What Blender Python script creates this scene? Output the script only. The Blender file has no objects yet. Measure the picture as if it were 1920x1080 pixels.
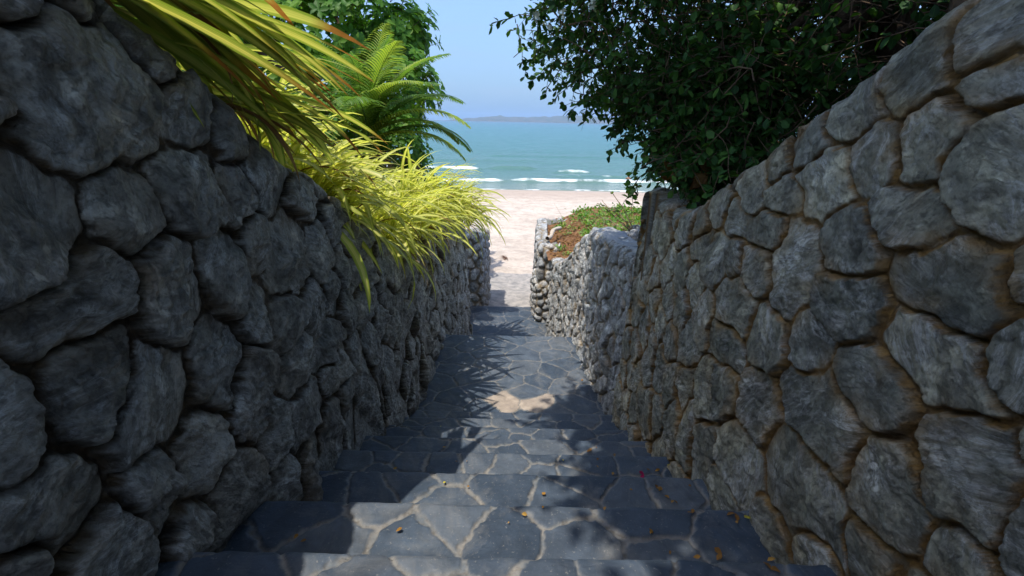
import bpy, math, random
import numpy as np
from math import radians, sin, cos, pi, sqrt, tan
from mathutils import Vector, Matrix

scene = bpy.context.scene
COL = scene.collection
rng = np.random.default_rng(7)
random.seed(11)

# ------------------------------------------------------------------ camera
FPX, PITCH, ROLL = 900.0, radians(19.1), radians(1.2)
_F = np.array([0, cos(PITCH), -sin(PITCH)]); _R0 = np.array([1.0, 0, 0]); _U0 = np.cross(_R0, _F)
_R = _R0 * cos(ROLL) + _U0 * sin(ROLL); _U = -_R0 * sin(ROLL) + _U0 * cos(ROLL)
cam_d = bpy.data.cameras.new("camera"); cam = bpy.data.objects.new("camera", cam_d); COL.objects.link(cam)
cam_d.sensor_width = 36; cam_d.lens = 36 * FPX / 1920; cam_d.clip_start = 0.02; cam_d.clip_end = 90000
cam.matrix_world = Matrix(((_R[0], _U[0], -_F[0], 0), (_R[1], _U[1], -_F[1], 0), (_R[2], _U[2], -_F[2], 0), (0, 0, 0, 1)))
scene.camera = cam


def ray(px, py):
    """direction through a photo pixel: used to survey where things stand"""
    return _F + _R * (px - 960) / FPX - _U * (py - 540) / FPX


# ------------------------------------------------------------------ light
TO_SUN = Vector((-0.255, -0.22, 1.0)).normalized()
w = bpy.data.worlds.new("World"); scene.world = w; w.use_nodes = True
SKY_STRENGTH, SUN_STRENGTH, EXPOSURE = 0.15, 2.2, 1.30


def setup_world():
    nt = w.node_tree; nt.nodes.clear()
    out = nt.nodes.new("ShaderNodeOutputWorld"); bg = nt.nodes.new("ShaderNodeBackground")
    sky = nt.nodes.new("ShaderNodeTexSky"); sky.sky_type = 'NISHITA'; sky.sun_disc = False
    sky.sun_elevation = math.asin(TO_SUN.z); sky.sun_rotation = math.atan2(TO_SUN.x, TO_SUN.y)
    sky.air_density = 1.0; sky.dust_density = 1.2; sky.ozone_density = 1.2; sky.altitude = 0
    # thin wisps of cloud low over the sea
    tc = nt.nodes.new("ShaderNodeTexCoord"); mp = nt.nodes.new("ShaderNodeMapping"); mp.inputs['Scale'].default_value = (1.5, 1.5, 9)
    no = nt.nodes.new("ShaderNodeTexNoise"); no.inputs['Scale'].default_value = 2.6; no.inputs['Detail'].default_value = 7
    no.inputs['Roughness'].default_value = 0.62
    rp = nt.nodes.new("ShaderNodeValToRGB"); rp.color_ramp.elements[0].position = 0.50; rp.color_ramp.elements[1].position = 0.80
    rp.color_ramp.elements[0].color = (0, 0, 0, 1); rp.color_ramp.elements[1].color = (0.35, 0.35, 0.35, 1)
    # clear maritime blue down to the horizon
    sx = nt.nodes.new("ShaderNodeSeparateXYZ"); er = nt.nodes.new("ShaderNodeValToRGB"); er.color_ramp.elements[0].position = 0.0; er.color_ramp.elements[1].position = 0.55
    er.color_ramp.elements[0].color = (0.9, 0.9, 0.9, 1); er.color_ramp.elements[1].color = (0, 0, 0, 1)
    hr = nt.nodes.new("ShaderNodeValToRGB"); hr.color_ramp.elements[0].position = 0.0; hr.color_ramp.elements[1].position = 0.25
    hr.color_ramp.elements[0].color = (0.068, 0.156, 0.285, 1); hr.color_ramp.elements[1].color = (0.024, 0.090, 0.250, 1)
    hs = nt.nodes.new("ShaderNodeMixRGB"); hs.blend_type = 'MULTIPLY'; hs.inputs[0].default_value = 1; k_ = 1.0 / SKY_STRENGTH; hs.inputs[2].default_value = (k_, k_, k_, 1)
    bl = nt.nodes.new("ShaderNodeMixRGB")
    mx = nt.nodes.new("ShaderNodeMixRGB"); mx.inputs[2].default_value = (1.3, 1.65, 2.3, 1)
    L = nt.links.new
    L(tc.outputs['Generated'], mp.inputs[0]); L(mp.outputs[0], no.inputs['Vector']); L(no.outputs['Fac'], rp.inputs[0])
    L(rp.outputs[0], mx.inputs[0]); L(tc.outputs['Generated'], sx.inputs[0]); L(sx.outputs[2], er.inputs[0]); L(sx.outputs[2], hr.inputs[0]); L(hr.outputs[0], hs.inputs[1])
    L(er.outputs[0], bl.inputs[0]); L(sky.outputs[0], bl.inputs[1]); L(hs.outputs[0], bl.inputs[2]); L(bl.outputs[0], mx.inputs[1]); L(mx.outputs[0], bg.inputs[0]); L(bg.outputs[0], out.inputs[0])
    bg.inputs[1].default_value = SKY_STRENGTH


setup_world()
sd = bpy.data.lights.new("sun", 'SUN'); so = bpy.data.objects.new("sun", sd); COL.objects.link(so)
sd.energy = SUN_STRENGTH; sd.angle = radians(0.53); sd.color = (1.0, 0.955, 0.88)
so.rotation_euler = TO_SUN.to_track_quat('Z', 'Y').to_euler()
so.location = (0, 0, 30)
vs = scene.view_settings
scene.display_settings.display_device = 'sRGB'
vs.view_transform = 'Standard'; vs.look = 'None'; vs.gamma = 1; vs.exposure = EXPOSURE; vs.use_curve_mapping = False
scene.cycles.max_bounces = 8; scene.cycles.diffuse_bounces = 4; scene.cycles.glossy_bounces = 3
scene.cycles.transmission_bounces = 4; scene.cycles.transparent_max_bounces = 8; scene.cycles.volume_bounces = 0
scene.cycles.use_denoising = True
scene.cycles.sample_clamp_indirect = 6

# ------------------------------------------------------------------ tags


def tag(o, label=None, cat=None, group=None, kind=None):
    if label: o['label'] = label
    if cat: o['category'] = cat
    if group: o['group'] = group
    if kind: o['kind'] = kind
    return o


def empty(name, loc=(0, 0, 0), rz=0.0):
    o = bpy.data.objects.new(name, None); COL.objects.link(o); o.location = loc; o.rotation_euler = (0, 0, rz)
    o.empty_display_size = 0.1
    return o


def mesh_obj(name, V, Fc, mats, parent=None, attrs=None, uv=None, smooth=True, mat_idx=None, loc=None):
    """V (n,3) array, Fc (m,k) int array or list of arrays with different k"""
    V = np.asarray(V, dtype=np.float32)
    if loc is not None: V = V - np.asarray(loc, dtype=np.float32)
    me = bpy.data.meshes.new(name)
    blocks = Fc if isinstance(Fc, list) else [Fc]
    blocks = [np.asarray(b, dtype=np.int32) for b in blocks if len(b)]
    idx = np.concatenate([b.ravel() for b in blocks])
    tot = np.concatenate([np.full(len(b), b.shape[1], dtype=np.int32) for b in blocks])
    st = np.concatenate([[0], np.cumsum(tot)[:-1]]).astype(np.int32)
    me.vertices.add(len(V)); me.vertices.foreach_set("co", V.ravel())
    me.loops.add(len(idx)); me.loops.foreach_set("vertex_index", idx)
    me.polygons.add(len(tot)); me.polygons.foreach_set("loop_start", st); me.polygons.foreach_set("loop_total", tot)
    if mat_idx is not None: me.polygons.foreach_set("material_index", np.asarray(mat_idx, dtype=np.int32))
    me.polygons.foreach_set("use_smooth", np.full(len(tot), bool(smooth)))
    if uv is not None:
        l = me.uv_layers.new(name="UVMap"); l.data.foreach_set("uv", np.asarray(uv, dtype=np.float32)[idx].ravel())
    for k, a in (attrs or {}).items():
        at = me.attributes.new(k, 'FLOAT', 'POINT'); at.data.foreach_set("value", np.asarray(a, dtype=np.float32).ravel())
    for m in (mats if isinstance(mats, (list, tuple)) else [mats]): me.materials.append(m)
    me.update(calc_edges=True); me.validate()
    o = bpy.data.objects.new(name, me); COL.objects.link(o)
    if loc is not None: o.location = loc
    if parent is not None: o.parent = parent
    return o


# ------------------------------------------------------------------ noise
_perm = np.random.default_rng(3).permutation(4096)
_gr = np.random.default_rng(4).normal(size=(4096, 2)); _gr /= np.linalg.norm(_gr, axis=1)[:, None]


def pn(x, y, seed=0):
    x = np.asarray(x, float) + seed * 37.17; y = np.asarray(y, float) + seed * 91.7
    xi = np.floor(x).astype(int); yi = np.floor(y).astype(int); xf = x - xi; yf = y - yi
    u = xf * xf * xf * (xf * (xf * 6 - 15) + 10); v = yf * yf * yf * (yf * (yf * 6 - 15) + 10)

    def g(a, b, dx, dy):
        h = _perm[(_perm[a & 4095] + b) & 4095]; q = _gr[h]; return q[..., 0] * dx + q[..., 1] * dy
    n00 = g(xi, yi, xf, yf); n10 = g(xi + 1, yi, xf - 1, yf); n01 = g(xi, yi + 1, xf, yf - 1); n11 = g(xi + 1, yi + 1, xf - 1, yf - 1)
    return (n00 * (1 - u) + n10 * u) * (1 - v) + (n01 * (1 - u) + n11 * u) * v * 1.0


def fbm(x, y, oct=4, seed=0, gain=0.5, ridge=False):
    s = 0; a = 1.0; f = 1.0
    for i in range(oct):
        n = pn(x * f, y * f, seed + i * 3)
        s = s + a * ((1 - 2 * np.abs(n) * 1.6) if ridge else n * 1.6); a *= gain; f *= 2.03
    return s


def sstep(a, b, x):
    t = np.clip((x - a) / (b - a), 0, 1); return t * t * (3 - 2 * t)


# ------------------------------------------------------------------ materials
class NT:
    def __init__(s, name):
        s.m = bpy.data.materials.new(name); s.m.use_nodes = True; s.t = s.m.node_tree; s.t.nodes.clear()
        s.out = s.t.nodes.new("ShaderNodeOutputMaterial")

    def n(s, typ, ins=None, **kw):
        nd = s.t.nodes.new(typ)
        for k, v in kw.items(): setattr(nd, k, v)
        for k, v in (ins or {}).items():
            if isinstance(v, bpy.types.NodeSocket): s.t.links.new(v, nd.inputs[k])
            else: nd.inputs[k].default_value = v
        return nd

    def obj(s): return s.n("ShaderNodeTexCoord").outputs['Object']

    def mapping(s, vec, scale=(1, 1, 1), rot=(0, 0, 0)):
        return s.n("ShaderNodeMapping", {'Vector': vec, 'Scale': scale, 'Rotation': rot}).outputs[0]

    def noise(s, vec, scale, detail=6, rough=0.55, dist=0.0):
        return s.n("ShaderNodeTexNoise", {'Vector': vec, 'Scale': scale, 'Detail': detail, 'Roughness': rough, 'Distortion': dist}).outputs['Fac']

    def ramp(s, fac, stops):
        nd = s.n("ShaderNodeValToRGB", {'Fac': fac}); cr = nd.color_ramp
        while len(cr.elements) < len(stops): cr.elements.new(0.5)
        for e, (p, c) in zip(cr.elements, stops):
            e.position = p; e.color = (c if isinstance(c, tuple) else (c, c, c)) + (1,)
        return nd.outputs[0]

    def mix(s, fac, a, b, mode='MIX'):
        def c(v): return v if isinstance(v, bpy.types.NodeSocket) else (tuple(v) + (1,) if len(v) == 3 else v)
        return s.n("ShaderNodeMixRGB", {0: fac, 1: c(a), 2: c(b)}, blend_type=mode).outputs[0]

    def math(s, op, a, b=0.0):
        return s.n("ShaderNodeMath", {0: a, 1: b}, operation=op).outputs[0]

    def attr(s, name): return s.n("ShaderNodeAttribute", attribute_name=name).outputs['Fac']

    def bump(s, h, strength=0.5, dist=0.01, normal=None):
        ins = {'Strength': strength, 'Distance': dist, 'Height': h}
        if normal is not None: ins['Normal'] = normal
        return s.n("ShaderNodeBump", ins).outputs[0]

    def bsdf(s, color, rough=0.7, spec=0.4, normal=None, **kw):
        ins = {'Base Color': color if isinstance(color, bpy.types.NodeSocket) else tuple(color) + (1,), 'Roughness': rough, 'Specular IOR Level': spec}
        if normal is not None: ins['Normal'] = normal
        ins.update(kw)
        nd = s.n("ShaderNodeBsdfPrincipled", ins); return nd.outputs[0]

    def done(s, sh):
        s.t.links.new(sh, s.out.inputs[0]); return s.m


def stone_material(name, tones, mortar, stain, stain_amt, veins=0.5, rough=0.62):
    M = NT(name); o0 = M.obj()
    o = M.n("ShaderNodeVectorRotate", {'Vector': o0, 'Axis': (1.0, 0.15, 0.1), 'Angle': M.math('MULTIPLY', M.attr('cell'), 43.0)}, rotation_type='AXIS_ANGLE').outputs[0]
    n1 = M.noise(o, 3.2, 9, 0.62, 0.6); n2 = M.noise(o, 19, 9, 0.68, 0.3)
    cell = M.attr('cell')
    base = M.ramp(cell, [(0.0, tones[0]), (0.22, tones[2]), (0.40, tones[3]), (0.58, tones[4]), (0.72, tones[1]), (0.86, tones[2]), (1.0, tones[3])])
    # cloudy mineral tone and rain-washed pale films
    base = M.mix(M.ramp(n1, [(0.34, 0.0), (0.66, 0.85)]), base, tones[4])
    base = M.mix(1.0, base, M.ramp(n2, [(0.28, 0.32), (0.50, 0.90), (0.72, 1.85)]), 'MULTIPLY')
    st = M.noise(M.mapping(o, (2.0, 1.5, 4.2)), 2.8, 8, 0.7, 1.4)
    st2 = M.math('ABSOLUTE', M.math('SUBTRACT', st, 0.5))
    vein = M.ramp(st2, [(0.0, 1.0), (0.03, 0.35), (0.09, 0.0)])
    patch = M.ramp(M.noise(o, 5.5, 5, 0.6), [(0.40, 0.0), (0.58, 1.0)])
    base = M.mix(M.math('MULTIPLY', M.math('MULTIPLY', vein, patch), veins), base, (0.52, 0.51, 0.47))
    # split faces: hard edged lighter and darker flakes
    fl = M.noise(M.mapping(o, (1.6, 1.0, 1.9)), 5.0, 11, 0.74, 0.5)
    base = M.mix(1.0, base, M.ramp(fl, [(0.40, 0.70), (0.455, 0.95), (0.54, 1.06), (0.575, 1.5)]), 'MULTIPLY')
    # small pits and grains
    pit = M.ramp(M.noise(o, 95, 3, 0.5), [(0.32, 0.45), (0.46, 1.0)])
    base = M.mix(0.6, base, pit, 'MULTIPLY')
    pale = M.ramp(M.noise(o, 42, 6, 0.75), [(0.60, 0.0), (0.74, 1.0)])
    base = M.mix(M.math('MULTIPLY', pale, 0.5), base, (0.50, 0.485, 0.44))
    sn = M.ramp(M.noise(o, 7.5, 6, 0.65), [(0.36, 0.15), (0.62, 1.0)])
    base = M.mix(M.math('MULTIPLY', M.math('MULTIPLY', M.attr('stain'), sn), stain_amt), base, stain)
    mcol = M.mix(M.ramp(M.noise(o, 14, 7, 0.7), [(0.35, 0.0), (0.7, 1.0)]), mortar[0], mortar[1])
    col = M.mix(M.attr('joint'), base, mcol)
    crack = M.noise(M.mapping(o, (1.5, 1.1, 2.0)), 11, 9, 0.72, 0.9)
    h = M.math('ADD', M.math('MULTIPLY', M.noise(o, 70, 6, 0.7), 0.35), crack)
    h = M.math('ADD', h, M.math('MULTIPLY', M.ramp(fl, [(0.40, 0.0), (0.46, 0.5), (0.54, 0.55), (0.58, 1.0)]), 0.55))
    nrm = M.bump(h, 0.9, 0.020)
    return M.done(M.bsdf(col, M.ramp(n2, [(0.3, rough - 0.14), (0.7, rough + 0.2)]), 0.45, nrm))


MAT_WALL_L = stone_material("river_stone_dark", [(0.345, 0.312, 0.252), (0.410, 0.370, 0.298), (0.270, 0.250, 0.214), (0.455, 0.412, 0.332), (0.180, 0.168, 0.142)],
                            ((0.030, 0.020, 0.010), (0.115, 0.066, 0.022)), (0.24, 0.150, 0.052), 0.6, 0.85)
MAT_WALL_R = stone_material("quarry_stone_grey", [(0.310, 0.284, 0.196), (0.380, 0.345, 0.235), (0.210, 0.205, 0.165), (0.450, 0.408, 0.285), (0.138, 0.138, 0.106)],
                            ((0.120, 0.060, 0.014), (0.360, 0.195, 0.045)), (0.38, 0.210, 0.050), 0.80, 0.85)
MAT_WALL_SUN = stone_material("pale_rubble", [(0.38, 0.385, 0.38), (0.47, 0.46, 0.44), (0.28, 0.295, 0.315), (0.52, 0.50, 0.47), (0.26, 0.275, 0.285)],
                              ((0.20, 0.14, 0.07), (0.36, 0.30, 0.22)), (0.36, 0.24, 0.11), 0.55, 0.5, 0.75)


def slate_material():
    M = NT("slate_flagstone"); o = M.obj()
    cell = M.attr('cell')
    base = M.ramp(cell, [(0.0, (0.030, 0.044, 0.064)), (0.35, (0.050, 0.068, 0.092)), (0.60, (0.040, 0.054, 0.074)), (0.80, (0.068, 0.085, 0.107)), (0.90, (0.078, 0.090, 0.104)), (0.93, (0.31, 0.25, 0.195)), (1.0, (0.33, 0.27, 0.215))])
    n2 = M.noise(o, 9, 9, 0.68, 0.5)
    base = M.mix(1.0, base, M.ramp(n2, [(0.28, 0.55), (0.52, 1.0), (0.76, 1.6)]), 'MULTIPLY')
    dust = M.ramp(M.noise(M.mapping(o, (1.4, 0.8, 1)), 4.2, 8, 0.7, 1.0), [(0.50, 0.0), (0.78, 0.55)])
    base = M.mix(dust, base, (0.21, 0.20, 0.18))
    speck = M.ramp(M.noise(o, 120, 3, 0.6), [(0.63, 0.0), (0.70, 1.0)])
    base = M.mix(M.math('MULTIPLY', speck, 0.35), base, (0.30, 0.28, 0.24))
    mcol = M.mix(M.ramp(M.noise(o, 10, 7, 0.7), [(0.38, 0.0), (0.62, 1.0)]), (0.105, 0.118, 0.128), (0.215, 0.196, 0.168))
    mcol = M.mix(M.ramp(M.noise(o, 34, 5, 0.7), [(0.34, 0.85), (0.50, 0.0)]), mcol, (0.10, 0.085, 0.065))
    col = M.mix(M.attr('joint'), base, mcol)
    h = M.math('ADD', M.math('MULTIPLY', M.noise(o, 85, 5, 0.7), 0.4), M.noise(M.mapping(o, (1, 2.2, 1), (0, 0, 0.5)), 13, 9, 0.7, 0.6))
    return M.done(M.bsdf(col, M.ramp(n2, [(0.3, 0.46), (0.7, 0.72)]), 0.35, M.bump(h, 0.5, 0.007)))


MAT_SLATE = slate_material()


def simple_noise_mat(name, c1, c2, scale=6, rough=0.85, bump=0.3, bscale=40, bdist=0.01, spec=0.25, lo=0.35, hi=0.65):
    M = NT(name); o = M.obj()
    col = M.mix(M.ramp(M.noise(o, scale, 8, 0.65, 0.3), [(lo, 0.0), (hi, 1.0)]), c1, c2)
    return M.done(M.bsdf(col, rough, spec, M.bump(M.noise(o, bscale, 6, 0.65), bump, bdist)))


MAT_CONCRETE = simple_noise_mat("rough_concrete", (0.21, 0.20, 0.19), (0.38, 0.345, 0.31), 7, 0.9, 0.7, 28, 0.02)
MAT_COPING = simple_noise_mat("coping_cement", (0.21, 0.235, 0.27), (0.34, 0.33, 0.31), 5, 0.8, 0.5, 24, 0.012)
MAT_SOIL = simple_noise_mat("garden_soil", (0.045, 0.028, 0.016), (0.12, 0.070, 0.035), 9, 0.95, 0.9, 30, 0.03)
MAT_REDSOIL = simple_noise_mat("leaf_littered_soil", (0.12, 0.055, 0.024), (0.24, 0.125, 0.060), 14, 0.95, 0.9, 35, 0.03)
MAT_BARK = simple_noise_mat("bark", (0.045, 0.030, 0.020), (0.12, 0.080, 0.050), 14, 0.9, 0.8, 30, 0.02)
MAT_TWIG = simple_noise_mat("twig_bark", (0.060, 0.038, 0.024), (0.15, 0.095, 0.055), 20, 0.9, 0.3, 60, 0.004)
MAT_DRYTWIG = simple_noise_mat("dry_twig", (0.20, 0.14, 0.085), (0.36, 0.28, 0.18), 20, 0.9, 0.3, 60, 0.004)
MAT_DRIFT = simple_noise_mat("bleached_wood", (0.36, 0.29, 0.22), (0.52, 0.45, 0.37), 20, 0.85, 0.5, 40, 0.01)


def leaf_shader(M, col, rough=0.42, spec=0.4, trans=0.35, tcol=None, nrm=None):
    b = M.bsdf(col, rough, spec, nrm)
    t = M.n("ShaderNodeBsdfTranslucent", {'Color': tcol if tcol is not None else col})
    mx = M.n("ShaderNodeMixShader", {0: trans}); M.t.links.new(b, mx.inputs[1]); M.t.links.new(t.outputs[0], mx.inputs[2])
    return mx.outputs[0]


def leaf_material(name, ca, cb, cc, rough=0.4, trans=0.3, spec=0.4):
    M = NT(name); cell = M.attr('cell')
    col = M.ramp(cell, [(0.0, ca), (0.5, cb), (0.93, cc), (1.0, cc)])
    u = M.n("ShaderNodeSeparateXYZ", {0: M.n("ShaderNodeTexCoord").outputs['UV']})
    rib = M.math('ABSOLUTE', M.math('SUBTRACT', u.outputs[0], 0.5))
    col = M.mix(M.ramp(rib, [(0.0, 0.5), (0.05, 0.0)]), col, tuple(min(1, x * 1.9) for x in cb))
    col = M.mix(1.0, col, M.ramp(M.noise(M.obj(), 26, 4, 0.6), [(0.3, 0.75), (0.7, 1.25)]), 'MULTIPLY')
    tc = M.mix(1.0, col, (1.5, 1.6, 0.6), 'MULTIPLY')
    return M.done(leaf_shader(M, col, rough, spec, trans, tc))


MAT_LEAF_R = leaf_material("small_glossy_leaf", (0.020, 0.054, 0.016), (0.036, 0.096, 0.020), (0.085, 0.175, 0.030), 0.55, 0.24, 0.15)
MAT_LEAF_L = leaf_material("broad_leaf", (0.045, 0.125, 0.018), (0.080, 0.195, 0.024), (0.150, 0.270, 0.034), 0.5, 0.5, 0.2)
MAT_LEAF_BRIGHT = leaf_material("bright_leaf", (0.060, 0.15, 0.020), (0.11, 0.23, 0.030), (0.22, 0.30, 0.050), 0.45, 0.35)
MAT_LEAF_DEAD = leaf_material("dead_leaf", (0.090, 0.042, 0.016), (0.19, 0.095, 0.030), (0.30, 0.18, 0.060), 0.75, 0.25, 0.2)


def strap_material(name, yel, grn, dry1, dry2):
    M = NT(name)
    uv = M.n("ShaderNodeSeparateXYZ", {0: M.n("ShaderNodeTexCoord").outputs['UV']})
    a = M.math('ABSOLUTE', M.math('SUBTRACT', uv.outputs[0], 0.5))
    cell = M.attr('cell')
    # lengthwise variegation: green bands near the edge and fine streaks
    st = M.noise(M.n("ShaderNodeCombineXYZ", {0: M.math('MULTIPLY', uv.outputs[0], 14.0), 1: M.math('MULTIPLY', uv.outputs[1], 0.6), 2: M.math('MULTIPLY', cell, 40.0)}).outputs[0], 1.0, 3, 0.6)
    band = M.math('ADD', M.math('MULTIPLY', a, 1.15), M.math('MULTIPLY', st, 0.75))
    col = M.mix(M.ramp(band, [(0.46, 0.0), (0.78, 1.0)]), yel, grn)
    col = M.mix(M.math('MULTIPLY', cell, 0.55), col, grn)
    col = M.mix(M.ramp(a, [(0.0, 0.35), (0.06, 0.0)]), col, grn)
    dcol = M.mix(M.noise(M.obj(), 30, 5, 0.6), dry1, dry2)
    col = M.mix(M.attr('dry'), col, dcol)
    tc = M.mix(1.0, col, (1.15, 1.15, 0.7), 'MULTIPLY')
    return M.done(leaf_shader(M, col, 0.42, 0.35, 0.52, tc))


MAT_STRAP = strap_material("variegated_strap_leaf", (0.60, 0.56, 0.16), (0.20, 0.27, 0.040), (0.14, 0.045, 0.014), (0.38, 0.17, 0.045))
MAT_STRAP_FAR = strap_material("yellow_strap_leaf", (0.88, 0.79, 0.25), (0.40, 0.46, 0.055), (0.22, 0.10, 0.03), (0.42, 0.26, 0.08))
MAT_STRAP_DEAD = strap_material("dead_strap_leaf", (0.22, 0.11, 0.04), (0.14, 0.06, 0.02), (0.12, 0.04, 0.015), (0.40, 0.26, 0.12))
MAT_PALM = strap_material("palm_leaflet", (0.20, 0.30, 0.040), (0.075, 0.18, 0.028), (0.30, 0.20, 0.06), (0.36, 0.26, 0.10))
MAT_PALM_Y = strap_material("yellow_green_palm_leaflet", (0.40, 0.44, 0.060), (0.20, 0.31, 0.036), (0.30, 0.20, 0.06), (0.36, 0.26, 0.10))  # yellower leaflet colour given to some of the fronds
MAT_PALM_DEAD = strap_material("dead_palm_leaflet", (0.26, 0.17, 0.10), (0.17, 0.10, 0.06), (0.20, 0.12, 0.07), (0.33, 0.25, 0.18))

# ------------------------------------------------------------------ stairs geometry numbers
D, RS = 0.32, 0.16
Y0, Z0 = 0.80, -0.90
NOSE = [(k, Y0 + D * k, Z0 - RS * k) for k in range(-5, 8)]
Z_LAND = Z0 - RS * 8
Y_LAND = 4.72
Z_LOW = -2.95


def floor_z(y):
    """height of the walking surface at y (array)"""
    y = np.asarray(y, float); z = np.full(y.shape, 0.05)
    k = np.ceil((y - Y0) / D - 1e-9); z = np.where(k <= 7, Z0 - RS * k, Z_LAND)
    j = np.ceil((y - Y_LAND) / D - 1e-9); z = np.where(y > Y_LAND, np.maximum(Z_LAND - 0.154 * j, Z_LOW), z)
    z = np.where(y > 7.55, -3.12, z); z = np.where(y > 7.87, -3.28, z)
    return z


def base_line(y):
    y = np.asarray(y, float)
    z = np.where(y < 3.04, Z0 - 0.5 * (y - Y0) - 0.08, Z_LAND)
    return np.where(y > Y_LAND, np.maximum(Z_LAND - 0.48 * (y - Y_LAND), Z_LOW), z)


# ------------------------------------------------------------------ Voronoi stones
def dart(hand, u0, u1, z0, z1, rmin, rmax, r, ok=None, zs=1.0, tries=9000, hand_r=None):
    P = [tuple(h[:2]) for h in hand]; RR = [(hand_r or rmin)] * len(P)
    A = np.array(P, float).reshape(-1, 2); B = np.array(RR, float)
    for _ in range(tries):
        q = (r.uniform(u0, u1), r.uniform(z0, z1))
        rad = rmin + (rmax - rmin) * r.uniform() ** 1.5
        if ok is not None and not ok(*q): continue
        if len(A):
            d = np.hypot(A[:, 0] - q[0], (A[:, 1] - q[1]) * zs)
            if np.any(d < np.maximum(rad, B)): continue
        A = np.vstack([A, q]) if len(A) else np.array([q]); B = np.append(B, rad)
    return A


def voronoi(px, pz, S, k=0.012, zs=1.0):
    """nearest cell id and smooth distance to its border; corners rounded by k"""
    n = len(px); cid = np.zeros(n, int); e = np.zeros(n)
    Sx, Sz = S[:, 0], S[:, 1] * zs
    for a in range(0, n, 20000):
        x = px[a:a + 20000, None]; z = pz[a:a + 20000, None] * zs
        d2 = (x - Sx) ** 2 + (z - Sz) ** 2
        m = min(10, len(S) - 1)
        near = np.argpartition(d2, m, axis=1)[:, :m + 1]
        dn = np.take_along_axis(d2, near, 1)
        o = np.argsort(dn, axis=1); near = np.take_along_axis(near, o, 1); dn = np.take_along_axis(dn, o, 1)
        c0 = near[:, 0]
        sep = np.hypot(Sx[near[:, 1:]] - Sx[c0][:, None], Sz[near[:, 1:]] - Sz[c0][:, None])
        ei = (dn[:, 1:] - dn[:, :1]) / (2 * sep)
        e[a:a + 20000] = -k * np.log(np.sum(np.exp(-ei / k), axis=1)); cid[a:a + 20000] = c0
    return cid, e


def ell_voronoi(px, pz, S, AB, k=0.010):
    """like voronoi, but every stone has its own half width and half height"""
    n = len(px); cid = np.zeros(n, int); e = np.zeros(n)
    for a in range(0, n, 20000):
        dx = px[a:a + 20000, None] - S[:, 0]; dz = pz[a:a + 20000, None] - S[:, 1]
        f = np.sqrt((dx / AB[:, 0]) ** 2 + (dz / AB[:, 1]) ** 2) + 1e-6
        m = min(10, len(S) - 1); near = np.argpartition(f, m, axis=1)[:, :m + 1]
        fn = np.take_along_axis(f, near, 1); o = np.argsort(fn, axis=1); near = np.take_along_axis(near, o, 1); fn = np.take_along_axis(fn, o, 1)
        dxn = np.take_along_axis(dx, near, 1); dzn = np.take_along_axis(dz, near, 1); A = AB[near]
        gx = dxn / A[..., 0] ** 2 / fn; gz = dzn / A[..., 1] ** 2 / fn
        g = np.hypot(gx[:, 1:] - gx[:, :1], gz[:, 1:] - gz[:, :1]) + 0.35 / A[:, 1:, 0]
        ei = (fn[:, 1:] - fn[:, :1]) / g
        e[a:a + 20000] = -k * np.log(np.sum(np.exp(-ei / k), axis=1)); cid[a:a + 20000] = near[:, 0]
    return cid, e


def path_resample(pts, smooth=0.06):
    pts = [np.array(p, float) for p in pts]; out = []
    for a, b in zip(pts[:-1], pts[1:]):
        n = max(2, int(np.linalg.norm(b - a) / 0.004)); t = np.linspace(0, 1, n, endpoint=False)[:, None]; out.append(a + (b - a) * t)
    out.append(pts[-1][None]); P = np.vstack(out)
    k = max(1, int(smooth / 0.004)); ker = np.ones(2 * k + 1) / (2 * k + 1)
    Q = np.vstack([np.repeat(P[:1], k, 0) - (np.arange(k, 0, -1)[:, None] * 0.004) * (P[1] - P[0]) / np.linalg.norm(P[1] - P[0]), P,
                   np.repeat(P[-1:], k, 0) + (np.arange(1, k + 1)[:, None] * 0.004) * (P[-1] - P[-2]) / np.linalg.norm(P[-1] - P[-2])])
    P = np.stack([np.convolve(Q[:, i], ker, 'valid') for i in range(2)], 1)
    s = np.concatenate([[0], np.cumsum(np.linalg.norm(np.diff(P, axis=0), axis=1))])
    return P, s


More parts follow.
